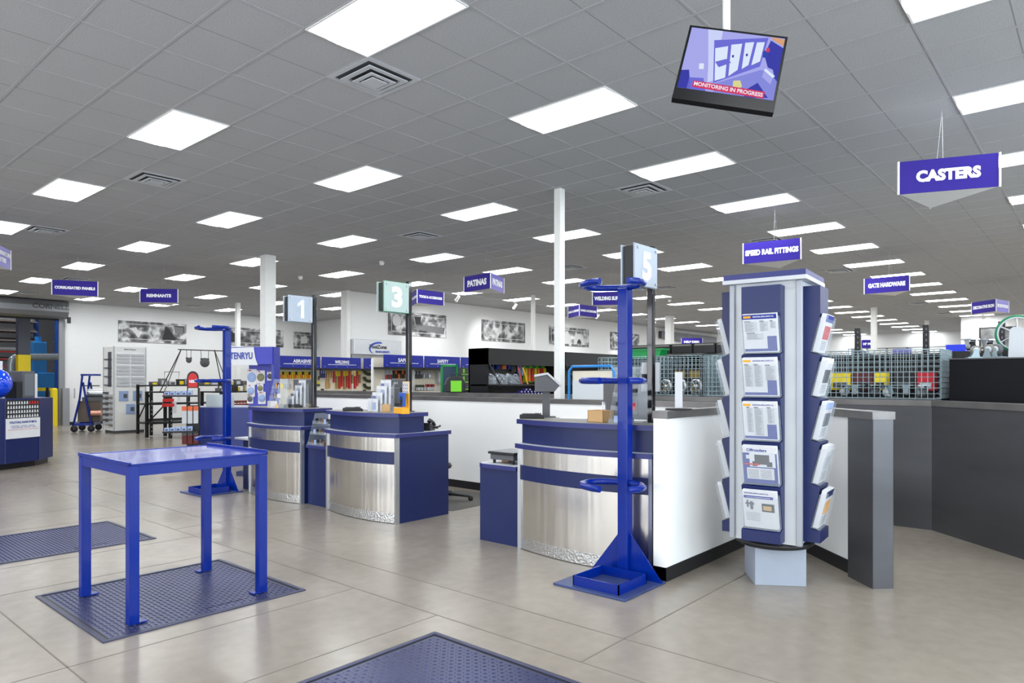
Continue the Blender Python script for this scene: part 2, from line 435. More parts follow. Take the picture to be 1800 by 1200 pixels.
for j in range(-2, 7):
    cnt = 0
    for k in range(-2, 18):
        X = 9.98 + 8 * k; Y = 11.78 + 12 * j
        if X > 146: continue
        if Y < 14 and X > 114: continue
        if j == 4 and X > 56 or j > 4 and X > 56: continue
        if Y < 59 < Y + 4 and X > 40: continue
        if k < 0 and j > 4: continue
        D = fwd[0] * X + fwd[1] * Y
        if D > 0: cnt += 1
        lab = 'ceiling light panel, %s from camera in the %s' % (ORD[max(cnt - 1, 0)], rows[j])
        if not used: o = L0; used = True; o.location = Vector((X, Y, HC)) * U; o['label'] = lab
        else: o = copy_tree(L0, (X, Y, HC), label=lab)
        o['group'] = 'recessed ceiling lights'
# ------------------------------------------------------------------ air vents
def vent0():
    t = thing('ceiling_vent', '', 'air vent')
    m = MB()
    for a, zz, wd in ((1.0, -.03, .16), (.72, -.09, .15), (.46, -.14, .12)):
        o, i = a, a - wd
        m.box(-o, o, -o, -i, zz, zz + .03).box(-o, o, i, o, zz, zz + .03).box(-o, -i, -i, i, zz, zz + .03).box(i, o, -i, i, zz, zz + .03)
        # sloping blades
        if a < 1:
            for sx, sy in ((1, 0), (-1, 0), (0, 1), (0, -1)):
                if sx: v = [(sx * o, -o, zz), (sx * o, o, zz), (sx * (i - .05), i, zz + .11), (sx * (i - .05), -i, zz + .11)]
                else: v = [(-o, sy * o, zz), (o, sy * o, zz), (i, sy * (i - .05), zz + .11), (-i, sy * (i - .05), zz + .11)]
                m.add(v, [(0, 1, 2, 3)])
    m.build('louvre', LGREY, t)
    B(-.28, .28, -.28, .28, -.17, -.14).build('centre_plate', LGREY, t)
    B(-.92, .92, -.92, .92, -.012, -.002).build('backing', mat('vent_dark', (70, 72, 76), .7), t)
    return t
V0 = vent0(); used = False
for X, Y, lab in ((12.98, 16.78, 'below the brightest light at the top of the photo'), (28.98, 16.78, 'right of the slim white column top'), (12.98, 32.78, 'in the upper left, under the second large light'),
                  (28.98, 32.78, 'above the TOOLS sign in the middle of the ceiling'), (44.98, 16.78, 'half hidden above the SPEED RAIL sign'), (44.98, 32.78, 'right of the slim column, above the number 5'),
                  (60.98, 16.78, 'left of the GATE HARDWARE sign'), (60.98, 32.78, 'beside the number 5 pole'), (92.98, 16.78, 'below the GATE HARDWARE sign'), (108.98, 16.78, 'left of the DECORATIVE IRON sign'),
                  (12.98, 48.78, 'at the left edge above the cut-off sign'), (20.98, 70.3, 'above the CORRUGATED PANELS sign'), (34.98, 61.4, 'beside the broad white column top'),
                  (20.98, 84.9, 'nearest the roll-up door'), (37.98, 84.4, 'right of the REMNANTS sign')):
    lab = 'square louvred ceiling vent ' + lab
    if not used: used = True; o = V0; o.location = Vector((X, Y, HC)) * U; o['label'] = lab
    else: o = copy_tree(V0, (X, Y, HC), label=lab)
    o['group'] = 'ceiling vents'
# sprinkler / detectors
for i, (px, py, lab) in enumerate(((671, 459, 'left of the number 3 sign'), (1055, 494, 'above the WELDING SUPPLIES sign'), (1177, 526, 'right of the number 5 pole'), (528, 485, 'above the number 1 sign'))):
    x, y = at(px, py, HC)
    s_ = MB().lathe([(0, -.32), (.16, -.28), (.2, -.12), (.2, 0), (0, 0)], seg=12).build('smoke_detector', WHITE, loc=(x, y, HC)); tag(s_, 'small round white ceiling detector ' + lab, 'detector', 'ceiling detectors')

# ------------------------------------------------------------------ hanging signs
ZT = 12.45; SH = 1.08; SW = 2.87
def hsign(L, R, txt, label, pale=(), both=True, zt=ZT, sw=SW, sh=SH, th=.42, lines=None, kw=.86):
    a = Vector((*at(*L, zt), 0)); b = Vector((*at(*R, zt), 0)); mid = (a + b) / 2; d = (b - a).normalized()
    a = mid - d * sw / 2; b = mid + d * sw / 2
    away = Vector((-d.y, d.x, 0))
    if away.dot(mid) < 0: away = -away
    c = mid + away * sw * .866
    cen = (a + b + c) / 3
    t = thing('hanging_sign', label, 'sign', (cen.x, cen.y, zt - sh))
    P = [a - cen, b - cen, c - cen]
    poly = [(p.x, p.y) for p in P]
    m = MB().prism([(p[0] * .985, p[1] * .985) for p in poly], 0, .012); m.build('bottom_panel', WHITE, t)
    for i in range(3):
        p, q = P[i], P[(i + 1) % 3]; dd = (q - p).normalized(); nn = Vector((dd.y, -dd.x, 0))
        if nn.dot((p + q) / 2) < 0: nn = -nn
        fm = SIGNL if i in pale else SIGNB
        pp = p + dd * .05; qq = q - dd * .05
        MB().slab([(0, 0), ((qq - pp).length, 0), ((qq - pp).length, sh), (0, sh)], pp, dd, (0, 0, 1), -nn * .02).build('face_panel', fm, t)
        # reading direction: u x z = outward normal
        u = dd if dd.cross(Vector((0, 0, 1))).dot(nn) > 0 else -dd
        if both or i == 0:
            ls = lines or [txt]
            for li, s_ in enumerate(ls):
                z = sh * (.5 if len(ls) == 1 else (.68, .34)[li])
                text(s_, 'lettering', TXT, t, (p + q) / 2 + nn * .004 + Vector((0, 0, z)), u, (0, 0, 1), sh * (th if len(ls) == 1 else .22), sw * (kw if len(ls) == 1 else (.95, .5)[li]), bold=.06)
    for p in P: MB().cyl((p.x, p.y, -.01), (p.x, p.y, sh + .01), .035, 8).build('corner_strip', WHITE, t)
    h = HC - zt + sh
    MB().cyl((P[0].x * .1 + P[1].x * .1, P[0].y * .1 + P[1].y * .1, sh), (0.05, 0, h), .006, 4).cyl((P[2].x * .5, P[2].y * .5, sh), (0.05, 0, h), .006, 4).build('cord', LGREY, t)
    return t
hsign((1579, 285), (1758, 268), 'CASTERS', 'violet-blue three-sided hanging sign lettered CASTERS, the largest in view', th=.36, kw=.64)
hsign((1307, 428), (1407, 418), 'SPEED RAIL FITTINGS', 'violet-blue hanging sign lettered SPEED RAIL FITTINGS above the brochure tower', th=.28, kw=.92)
hsign((1520, 490), (1598, 483), 'GATE HARDWARE', 'violet-blue hanging sign lettered GATE HARDWARE', th=.3, kw=.82)
hsign((1706, 532), (1753, 525), 'DECORATIVE IRON', 'violet-blue hanging sign lettered DECORATIVE IRON near the green wheel', pale=(1,), th=.28)
hsign((1041, 513), (1104, 512), 'WELDING SUPPLIES', 'violet-blue hanging sign lettered WELDING, half behind the blue bar rack', th=.3, kw=.9)
hsign((1021, 535), (1047, 538.5), 'CARGO ACCESSORIES', 'small violet hanging sign with CARGO ACCESSORIES on two faces', pale=(), th=.2, kw=.9)
hsign((814, 487), (864, 478), 'PATINAS', 'violet-blue hanging sign lettered PATINAS on two faces', pale=(1,), th=.42, kw=.72)
hsign((733.5, 508), (780, 514), 'TOOLS & ACCESSORIES', 'violet-blue hanging sign lettered TOOLS & ACCESSORIES right of the number 3', th=.2, kw=.86)
hsign((243.5, 507), (315, 508), 'REMNANTS', 'violet-blue hanging sign lettered REMNANTS', th=.25, kw=.65)
hsign((91, 491), (172, 495), 'CORRUGATED PANELS', 'violet-blue hanging sign lettered CORRUGATED PANELS', th=.2, kw=.88)
hsign((-25, 419), (26, 444), 'X', 'pale violet hanging sign cut off by the left edge of the photo', pale=(0,), lines=['ROOT MINIATURE', 'GATES'])
hd = hsign((1195.5, 594), (1237, 594), 'HELP DESK', 'violet-blue hanging sign lettered HELP DESK', zt=12.0, sw=3.4, sh=1.2, th=.3, kw=.75)
hsign((1518.5, 597), (1534, 597), "10' PRE", 'tiny distant violet sign in front of the far window', zt=11.6, sw=2.2, sh=1.3, th=.3, kw=.75)
hsign((1569, 613), (1602, 611), ' ', 'low violet blank sign seen over the wire baskets', zt=8.6, sw=2.6, sh=.8) if 0 else None

# ------------------------------------------------------------------ hanging monitor (CCTV picture)
def emis(name, c, k=1.0):
    m = mat('screen_' + name, c, .5, noise=0, emit=k * .2, spec=0)
    N = m.node_tree.nodes
    for n in N:
        if n.type == 'MIX': n.inputs[6].default_value = n.inputs[7].default_value = (.01, .01, .012, 1)
    return m
tl, tr, br_, bl = (1213, 44), (1385, 65), (1346, 187), (1181, 172)
# monitor tilted and swung: frame solved from its corners; 4:3 panel 1.75 ft wide
D0 = 13.6
def P3(p, D): return Vector(atD(p[0], p[1], D))
TL = P3(tl, 13.85); TR = P3(tr, 13.45); BL = P3(bl, 13.25)
uu = (TR - TL); W_ = uu.length; uu.normalize()
vv_ = (TL - BL); vv_ -= uu * vv_.dot(uu) * .0
H_ = vv_.length
nn_ = uu.cross(vv_).normalized()
vv_ = vv_.normalized()
cen = (TL + TR + BL + (BL + TR - TL)) / 4
mon = thing('monitor', 'black hanging monitor showing a bluish camera picture with a red banner', 'monitor', tuple(cen))
mon_R = TL - BL
def scr(a, b, off=0.0):   # screen coordinates 0..1, y down
    return (TL + (TR - TL) * a - (TL - BL) * b + nn_ * off) - cen
def quad(mb, pts, off):
    n = len(pts); o = len(mb.v)
    return mb.add([scr(a, b, off) for a, b in pts], [list(range(n))[::-1]])
fr = MB(); Q = [(0, 0), (1, 0), (1, 1), (0, 1)]
front = [scr(a, b, 0) for a, b in Q]; back = [scr(a, b, -.12) for a, b in Q]
fr.add(front + back, [(0, 3, 2, 1), (4, 5, 6, 7), (0, 1, 5, 4), (1, 2, 6, 5), (2, 3, 7, 6), (3, 0, 4, 7)])
fr.build('casing', mat('monitor_black', (16, 16, 19), .45, spec=.2), mon)
bb = [scr(a, b, -.12) for a, b in ((.2, .2), (.8, .2), (.8, .8), (.2, .8))] + [scr(a, b, -.24) for a, b in ((.25, .25), (.75, .25), (.75, .75), (.25, .75))]
MB().add(bb, [(0, 3, 2, 1), (4, 5, 6, 7), (0, 1, 5, 4), (1, 2, 6, 5), (2, 3, 7, 6), (3, 0, 4, 7)]).build('rear_housing', BLACKP, mon)
S = [(.025, .03), (.975, .03), (.975, .855), (.025, .855)]
def sp(a, b): return (.025 + a * .95, .03 + b * .825)   # inside-screen coordinates
cols = [emis('lav', (176, 178, 250), .9), emis('pale', (206, 214, 252), 1.0), emis('mid', (112, 112, 226), .9), emis('deep', (52, 56, 180), .85), emis('white', (224, 236, 255), 1.0),
        emis('red', (214, 52, 96), .95), emis('yellow', (226, 222, 150), .95), emis('floor', (140, 144, 232), .9), emis('orange', (230, 170, 120), .9), emis('navy', (40, 70, 190), .8)]
pic = MB()
def pq(mi, pts, off): pic.m = mi; quad(pic, [sp(*p) for p in pts], off)
pq(0, [(0, 0), (1, 0), (1, 1), (0, 1)], .004)
pq(1, [(.18, 0), (.34, 0), (.36, .82), (.30, .86), (.27, .6)], .005)
pq(7, [(.38, .86), (.82, .55), (1, .62), (1, 1), (.38, 1)], .005)
pq(2, [(.27, .17), (.83, .02), (.80, .50), (.36, .86)], .006)
for a in ([(.30, .30), (.43, .24), (.47, .75), (.37, .82)], [(.46, .21), (.57, .17), (.58, .60), (.50, .72)], [(.60, .15), (.69, .12), (.68, .5), (.62, .58)], [(.72, .12), (.80, .1), (.79, .42), (.71, .5)]):
    pq(4, a, .007)
pq(2, [(.33, .52), (.44, .45), (.50, .5), (.38, .6)], .008)
pq(3, [(.0, .72), (.08, .7), (.14, 1), (.0, 1)], .006); pq(2, [(.1, .82), (.25, .8), (.3, 1), (.1, 1)], .006)
pq(3, [(.86, .06), (1, .16), (1, .55), (.88, .5), (.82, .3)], .006); pq(8, [(.86, .0), (1, .02), (1, .13), (.88, .05)], .007)
pq(4, [(.86, .52), (.97, .62), (.95, .66), (.85, .56)], .008); pq(0, [(.85, .57), (.95, .67), (.94, .76), (.84, .66)], .008); pq(3, [(.93, .5), (1, .55), (1, .7), (.97, .66)], .007)
pq(6, [(.56, .78), (.63, .76), (.66, .85), (.62, .92), (.57, .9)], .007)
pq(3, [(.7, .9), (.81, .76), (.94, .97), (.8, 1), (.7, 1)], .007)
pq(5, [(.83, .19), (.86, .18), (.87, .25), (.83, .26)], .009); pq(9, [(.80, .25), (.85, .22), (.86, .36), (.81, .35)], .008)
pq(3, [(.49, .38), (.51, .37), (.515, .41), (.495, .42)], .009); pq(3, [(.63, .33), (.65, .32), (.655, .36), (.635, .37)], .009)
pq(4, [(.17, .58), (.22, .57), (.23, .66), (.18, .67)], .008)
pq(5, [(.15, .86), (.90, .885), (.90, .995), (.15, .965)], .01)
pic.build('screen_picture', cols, mon)
ux = (TR - TL).normalized(); vx = (TL - BL).normalized()
o_ = scr(*sp(.525, .925), .012)
text('MONITORING IN PROGRESS', 'lettering', emis('text', (245, 235, 250), 1), mon, o_, (scr(*sp(.9, .95)) - scr(*sp(.16, .915))), vx, .1, (scr(*sp(.89, .95)) - scr(*sp(.17, .915))).length, depth=.002)
top = (scr(.38, .1, -.24)) + cen
dx = atD(1277, 0, 13.9)
MB().cyl((dx[0] - cen.x, dx[1] - cen.y, scr(.38, .3, -.3).z), (dx[0] - cen.x, dx[1] - cen.y, HC - cen.z), .075, 14).cyl((dx[0] - cen.x, dx[1] - cen.y, HC - cen.z - 1.4), (dx[0] - cen.x, dx[1] - cen.y, HC - cen.z), .095, 14).build('ceiling_pole', WHITE, mon)
q = scr(.45, .4, -.24)
MB().tube([(dx[0] - cen.x, dx[1] - cen.y, scr(.38, .3, -.3).z + .05), q], .06, 8).build('tilt_arm', BLACKP, mon)

# ------------------------------------------------------------------ art panels on the walls
def wallart(x0, x1, z0, z1, Y, seed, label, shapes=(), extra=None):
    t = thing('wall_art', label, 'picture', ((x0 + x1) / 2, Y, z0)); W = (x1 - x0) / 2; H = z1 - z0
    B(-W, W, -.12, 0, 0, H).build('panel', art('art_print_%d' % seed, seed), t)
    m = MB(); i = .35; g = .06
    for a in ((-W + i, W - i, i, i + g), (-W + i, W - i, H - i - g, H - i), (-W + i, -W + i + g, i, H - i), (W - i - g, W - i, i, H - i)): m.box(a[0], a[1], -.13, -.12, a[2], a[3])
    m.build('border_line', mat('art_line', (215, 215, 215), .5), t)
    cs = [mat('art_light', (205, 205, 205), .5), mat('art_dark', (40, 40, 42), .5), mat('art_mid', (120, 120, 122), .5)]
    if shapes:
        for ci, poly in shapes:
            m = MB(); m.slab([(-W + a * 2 * W, b * H) for a, b in poly], (0, -.124, 0), (1, 0, 0), (0, 0, 1), (0, -.004 - .001 * ci, 0))
            m.build('printed_shape', cs[ci], t)
    return t
def arc(cx, cy, rx, ry, a0, a1, n=14): return [(cx + rx * math.cos(a0 + (a1 - a0) * i / n), cy + ry * math.sin(a0 + (a1 - a0) * i / n)) for i in range(n + 1)]
wallart(32.13, 40.35, 10.0, 12.6, 92, 1, 'black and white picture of a machine on the back wall above the tall white display',
        [(0, [(.15, .65), (.24, .72), (.31, .38), (.27, .2), (.22, .45)]), (0, arc(.48, .45, .05, .2, -1.5, 1.5) + arc(.48, .45, .035, .16, 1.5, -1.5)), (1, [(.62, .1), (.68, .85), (.78, .5), (.84, .15)]), (2, [(.82, .5), (.98, .55), (.98, .9), (.8, .9)])])
wallart(46.0, 54.5, 10.1, 12.6, 92, 2, 'black and white picture on the back wall crossed by the thin white column', [(1, [(.02, .1), (.2, .15), (.16, .6), (.03, .8)])])
wallart(56.2, 60.1, 10.0, 12.5, 92, 3, 'small black and white picture to the right of the broad column', [(0, [(.3, .3), (.6, .35), (.55, .8), (.3, .7)])])
wallart(47.1, 55.6, 10.15, 12.75, 58.5, 4, 'black and white picture of machinery behind the number 3 sign', [(0, arc(.13, .6, .07, .25, 0, 6.28)), (2, [(.4, .3), (.95, .15), (.97, .45), (.6, .5)]), (1, [(.45, .5), (.52, .5), (.55, .9), (.42, .9)])])
wallart(61.7, 70.0, 10.15, 12.75, 58.5, 5, 'black and white picture of sparks below the PATINAS sign', [(0, [(.35, .2), (.45, .7), (.42, .95), (.36, .6), (.3, .4)]), (0, [(.52, .3), (.62, .75), (.6, .9), (.5, .6)])])
wallart(75.3, 84.8, 10.15, 12.8, 58.5, 6, 'black and white picture with pale arches behind the slim column', [(0, arc(.74, .1, .14, .62, 0, PI) ), (0, arc(.42, .1, .1, .7, 0, PI)), (1, arc(.74, .1, .06, .3, 0, PI))])
wallart(90.8, 99.4, 10.0, 12.8, 58.5, 7, 'black and white picture with diagonal beams behind the blue bar rack', [(0, [(.05, .9), (.45, .2), (.5, .25), (.1, .95)]), (0, [(.6, .2), (.95, .85), (.9, .9), (.55, .3)])])
# right hand wall picture, normal -X
t = thing('wall_art', 'grey seascape-like picture under a spotlight on the far right wall', 'picture', (117.5, 11.6, 9.7))
B(-.12, 0, -2.2, 2.2, 0, 3.0).build('frame', BLACKP, t); B(-.14, -.12, -2.0, 2.0, .18, 2.82).build('print', art('art_print_9', 9, .08, .4, 1.1), t)

# ceiling track spotlights
def spot(x, y, lab, tgt, power=28):
    t = thing('track_spotlight', 'small white spotlight on the ceiling track ' + lab, 'spotlight', (x, y, HC))
    B(-.09, .09, -.25, .25, -.12, -.02).build('track_adapter', WHITE, t)
    d = (Vector(tgt) - Vector((x, y, HC - .6))).normalized()
    c = Vector((0, 0, -.55)); MB().cyl((0, 0, -.12), (0, 0, -.5), .03, 6).build('stem', WHITE, t)
    MB().tube([c - d * .35, c - d * .25, c + d * .28, c + d * .38], [.11, .15, .17, .2], 14).build('lamp_head', WHITE, t)
    ld = bpy.data.lights.new('spot_beam', 'SPOT'); ld.energy = power; ld.spot_size = 1.1; ld.spot_blend = .8; ld.shadow_soft_size = .05
    o = bpy.data.objects.new('spot_beam', ld); COL.objects.link(o); o.parent = t; o.location = (c + d * .42) * U
    o.rotation_euler = d.to_track_quat('-Z', 'Y').to_euler()
    return t
spot(50.6, 51.4, 'right of the TOOLS sign', (52.5, 58.5, 9.5)); spot(60.3, 51.8, 'below the PATINAS sign', (62.5, 58.5, 9.5))
spot(76.9, 51.5, 'right of the CARGO sign', (80, 58.5, 9.5), 26); spot(111, 12.6, 'over the picture on the far right wall', (117.5, 12.6, 10.5), 7)
spot(92, 51.5, 'behind the blue bar rack', (94, 58.5, 9.5), 26)
tag(MB().box(46, 100, 51.05, 51.2, HC - .08, HC - .005).build('lighting_track', LGREY), 'long white lighting track on the ceiling before the picture wall', 'lighting track')
x, y = at(1078, 588, HC - .2); cd = thing('security_camera', 'small black dome camera high on the wall left of the diagonal picture', 'camera', (94, 58.2, 12.9))
MB().lathe([(0, -.45), (.22, -.35), (.3, -.1), (.3, 0)], seg=12).build('dome', BLACK, cd); B(-.35, .35, -.1, .3, 0, .15).build('bracket', WHITE, cd)
# metal canopy next to the help desk
cn = thing('canopy', 'dark metal canopy with a curved lower edge around the help desk', 'canopy', (106, 58.45, 8.0))
MB().slab([(0, 4.5), (0, 5.7), (22, 5.7), (22, 1.6), (20, 1.6), (19, 2.4), (15, 3.6), (8, 4.2)], (0, 0, 0), (1, 0, 0), (0, 0, 1), (0, -.6, 0)).build('fascia', STEELDK, cn)
# tool service shutter
ts = thing('service_shutter', 'silver roll-up shutter housing with the ToolZone logo above the welding bay', 'shutter', (45.1, 58.45, 7.2))
B(-3.1, 3.1, -.9, 0, .65, 2.2).build('housing', SILVER, ts, bevel=.04)
m = MB()
for i in range(6): m.box(-2.9, 2.9, -.35, -.2, -.9 + i * .26, -.67 + i * .26)
m.build('shutter_slat', LGREY, ts)
INKB = mat('logo_blue', (44, 70, 176), .4)
m = MB(); m.slab(arc(.1, 1.3, 1.35, .72, 1.4, 3.9, 18) + arc(.25, 1.22, 1.3, .62, 3.9, 1.4, 18), (0, -.9, 0), (1, 0, 0), (0, 0, 1), (0, -.02, 0)); m.build('logo_arc', INKB, ts)
text('ToolZone', 'lettering', mat('dark_logo', (60, 60, 66), .4), ts, (-.1, -.915, 1.5), (1, 0, 0), (.15, 0, 1), .42, 2.3)
text('TRADE SERVICE', 'lettering', INKB, ts, (.5, -.915, .98), (1, 0, 0), (0, 0, 1), .22, 1.9)

# ================================================================== COUNTERS
def counter(y0, y1, depth, label, wide=True):
    """y0 < y1; front edge at X = 15.95, bowed towards -X"""
    W = (y1 - y0) / 2; t = thing('checkout_counter', label, 'counter', (16.12 if y0 < 10 else 15.95, (y0 + y1) / 2, 0))
    def bow(b, x0=0., ww=W, n=20): return [(x0 - b * (1 - (i / n * 2 - 1) ** 2), -ww + 2 * ww * i / n) for i in range(n + 1)]
    def band(name, z0, z1, m, b=.3, x0=0.0, ww=W - .06, back=.1, bev=0):
        return MB().prism(bow(b, x0, ww) + [(back, ww), (back, -ww)], z0, z1).build(name, m, t, bevel=bev)
    MB().prism([(.1, -W), (depth, -W), (depth, W), (.1, W)], 0, 3.1).build('cabinet', NAVY, t)
    band('upper_panel', 2.58, 3.08, STAIN); band('accent_band', 2.13, 2.58, NAVY, .32)
    band('front_panel', .36, 2.13, STAIN); band('kick_plate', .02, .36, TREAD, .31)
    B(-.06, .1, W - .08, W + .02, 0, 3.1).build('corner_trim', SILVER, t)
    B(-.06, .1, -W - .02, -W + .08, 0, 3.1).build('corner_trim', SILVER, t)
    MB().prism(bow(.42, -.12, W + .08) + [(depth + .08, W + .08), (depth + .08, -W - .08)], 3.1, 3.24).build('worktop', NAVYTOP, t, bevel=.012)
    MB().prism([(p[0] + .015, p[1] * .99) for p in bow(.42, -.12, W + .08)] + [(depth + .06, W + .06), (depth + .06, -W - .06)], 3.24, 3.246).build('worktop_laminate', LGREY, t)
    MB().prism(bow(.36, .12, W - .02) + [(1.3, W - .02), (1.3, -W + .02)], 3.246, 3.84).build('riser', NAVY, t)
    MB().prism(bow(.42, -.02, W + .1) + [(1.42, W + .1), (1.42, -W - .1)], 3.84, 3.98).build('riser_top', NAVYTOP, t, bevel=.012)
    MB().prism([(p[0] + .02, p[1] * .985) for p in bow(.42, -.02, W + .1)] + [(1.4, W + .08), (1.4, -W - .08)], 3.98, 3.985).build('riser_laminate', TAUPE, t)
    return t
counter(9.08, 13.68, 2.4, 'navy and stainless checkout counter beside the white half wall, under sign 5')
counter(19.3, 23.62, 2.55, 'navy and stainless checkout counter in the middle, under sign 3')
counter(25.45, 29.8, 2.3, 'navy and stainless checkout counter farthest from the camera, under sign 1')
# low side counters
sc = thing('side_counter', 'low navy side counter carrying the scale, left of the nearest checkout counter', 'counter', (16.2, 13.8, 0))
B(0, 2.0, .02, 1.62, 0, 2.36).build('cabinet', NAVY, sc)
pp = [(-.1, .0), (2.0, .0), (2.0, 1.75), (.25, 1.75)] + [(.25 - .35 * math.sin(a), 1.4 + .35 * math.cos(a)) for a in (.3, .6, .9, 1.2, 1.5)]
MB().prism(pp, 2.36, 2.49).build('countertop', NAVYTOP, sc, bevel=.012)
MB().prism([(p[0] * .97 + .02, p[1] * .97 + .02) for p in pp], 2.49, 2.496).build('top_laminate', LGREY, sc)
sc = thing('side_counter', 'low navy side counter bridging the gap between two checkout counters', 'counter', (16.15, 23.72, 0))
B(0, 1.8, .0, 1.62, 0, 2.36).build('cabinet', NAVY, sc)
B(-.1, 1.8, .0, 1.62, 2.36, 2.49).build('countertop', NAVYTOP, sc, bevel=.012)
sc = thing('side_counter', 'low side shelf with pale top left of the farthest checkout counter', 'counter', (16.3, 29.95, 0))
B(0.1, 1.8, .0, 1.3, 0, 2.36).build('cabinet', NAVY, sc)
B(-.1, 1.8, .0, 1.75, 2.36, 2.45).build('countertop', LGREY, sc, bevel=.012)

# ------------------------------------------------------------------ number signs
def numsign(y, num, label, edge, face, digit, px=17.0):
    t = thing('number_sign', label, 'sign', (px, y, 3.985))
    B(.11, .29, -.09, .09, 0, 4.95).build('pole', mat('gloss_black', (24, 24, 30), .12, coat=.6), t, bevel=.02)
    B(.04, .34, -.18, .18, 0, .03).build('base_plate', BLACK, t); B(-.12, .12, -.05, .05, 4.1, 4.2).build('side_arm', BLACK, t)
    x1 = -.1; x0 = x1 - 1.15; z0 = 3.7; z1 = 4.8
    B(x0 + .06, x1 - .04, -.3, .04, z0 + .04, z1 - .04).build('light_box', BLACKP, t)
    B(x0, x1, -.36, -.32, z0, z1).build('front_plate', face, t, bevel=.01); B(x0, x1, .06, .1, z0, z1).build('rear_plate', face, t, bevel=.01)
    m = MB(); y_ = -.545
    B(x0 - .012, x1 + .012, -.32, -.3, z0 - .012, z1 + .012).build('edge_plate', edge, t)  # thin coloured backplate, its rim showing round the front plate
    for cx in (x0 + .1, x1 - .1):
        for cz in (z0 + .1, z1 - .1): MB().cyl((cx, -.4, cz), (cx, -.35, cz), .035, 10).build('standoff', SILVER, t)
    if num == '1':
        MB().slab([(.0, 0), (.15, 0), (.15, .78), (.05, .78), (-.17, .6), (-.17, .46), (0, .57)], ((x0 + x1) / 2, -.36, (z0 + z1) / 2 - .39), (1, 0, 0), (0, 0, 1), (0, -.01, 0)).build('numeral', digit, t)
        return t
    text(num, 'numeral', digit, t, ((x0 + x1) / 2, -.362, (z0 + z1) / 2), (1, 0, 0), (0, 0, 1), .78, {'1': .3}.get(num, .5), bold=.05, depth=.005)
    return t
PL = mat('number_plate', (178, 188, 202), .35, metal=.2)
numsign(9.72, '5', 'square number 5 sign on a black pole at the nearest checkout counter', PL, PL, mat('numeral_silver', (225, 232, 240), .2, metal=.7))
numsign(20.12, '3', 'square number 3 sign with green edge on a black pole at the middle checkout counter', mat('green_edge', (60, 190, 120), .3), mat('number_plate_green', (170, 190, 186), .35), TXT)
numsign(26.5, '1', 'square number 1 sign on a black pole at the farthest checkout counter', PL, PL, mat('numeral_silver', (225, 232, 240), .2))

# ------------------------------------------------------------------ half walls
def wallrun(name, pts, th, z, m, capm, label=None, base=True, endm=None):
    """pts: centre line; builds wall, cap, base as structure"""
    def off(d):
        L = []; R = []
        for i, p in enumerate(pts):
            a = Vector(pts[max(i - 1, 0)]); b = Vector(pts[min(i + 1, len(pts) - 1)]); p = Vector(p)
            if 0 < i < len(pts) - 1:
                d1 = (p - a).normalized(); d2 = (b - p).normalized(); n1 = Vector((-d1.y, d1.x)); n2 = Vector((-d2.y, d2.x))
                n = (n1 + n2).normalized(); k = 1 / max(.3, n.dot(n1)); L.append(p + n * d * k); R.append(p - n * d * k)
            else:
                dd = (b - a).normalized(); n = Vector((-dd.y, dd.x)); L.append(p + n * d); R.append(p - n * d)
        return [tuple(q) for q in L] + [tuple(q) for q in R[::-1]]
    o = struct(name, MB().prism(off(th / 2), 0, z), m)
    MB().prism(off(th / 2 + .035), z, z + .2).build('cap', capm, o, bevel=.01)
    if base: MB().prism(off(th / 2 + .02), 0, .36).build('base_strip', BLACKP, o)
    return o
wallrun('wall_checkout_side', [(15.9, 8.74), (23.35, 8.74)], .36, 4.18, HALFW, STEELCAP)
wallrun('wall_checkout_back', [(23.62, 36.3), (23.62, 8.74), (19.28, 4.42)], .4, 4.18, HALFW, STEELCAP)
# steel clad end of the diagonal wall
d45 = Vector((.7071, .7071)); n45 = Vector((-.7071, .7071)); e0 = Vector((18.9, 4.2))
poly = [e0 + n45 * .27, e0 - n45 * .27, e0 + d45 * 1.12 - n45 * .27, e0 + d45 * 1.12 + n45 * .27]
o = struct('wall_steel_end', MB().prism([tuple(p) for p in poly], 0, 4.2), STEELDK, bevel=.015)
poly = [e0 + n45 * .3 - d45 * .03, e0 - n45 * .3 - d45 * .03, e0 + d45 * 1.14 - n45 * .3, e0 + d45 * 1.14 + n45 * .3]
MB().prism([tuple(p) for p in poly], 4.2, 4.39).build('cap', STEELCAP, o, bevel=.01)
wallrun('wall_steel_knee', [(27.62, 42.4), (27.62, 4.5), (20.0, -3.1)], .4, 4.28, STEELDK, STEELCAP, base=False)

# ------------------------------------------------------------------ floor scale pits
def lugs(mb, x0, x1, y0, y1, z, p=.105):
    nx = int((x1 - x0) / p); ny = int((y1 - y0) / p)
    for i in range(nx):
        for j in range(ny):
            cx = x0 + (i + .5) * (x1 - x0) / nx; cy = y0 + (j + .5) * (y1 - y0) / ny
            s = 1 if (i + j) % 2 else -1; a = p * .40; b = p * .13; c = .7071
            u = (c * a, s * c * a); w_ = (-s * c * b, c * b); h = .014
            o = len(mb.v)
            mb.v += [(cx - u[0], cy - u[1], z), (cx - w_[0], cy - w_[1], z), (cx + u[0], cy + u[1], z), (cx + w_[0], cy + w_[1], z), (cx - u[0] * .4, cy - u[1] * .4, z + h), (cx + u[0] * .4, cy + u[1] * .4, z + h)]
            q = [(0, 1, 5, 4), (1, 2, 5), (2, 3, 5), (3, 0, 4, 5)]
            if s < 0: pass
            for f in q: mb.f.append([o + k for k in f]); mb.mi.append(0); mb.sm.append(False)
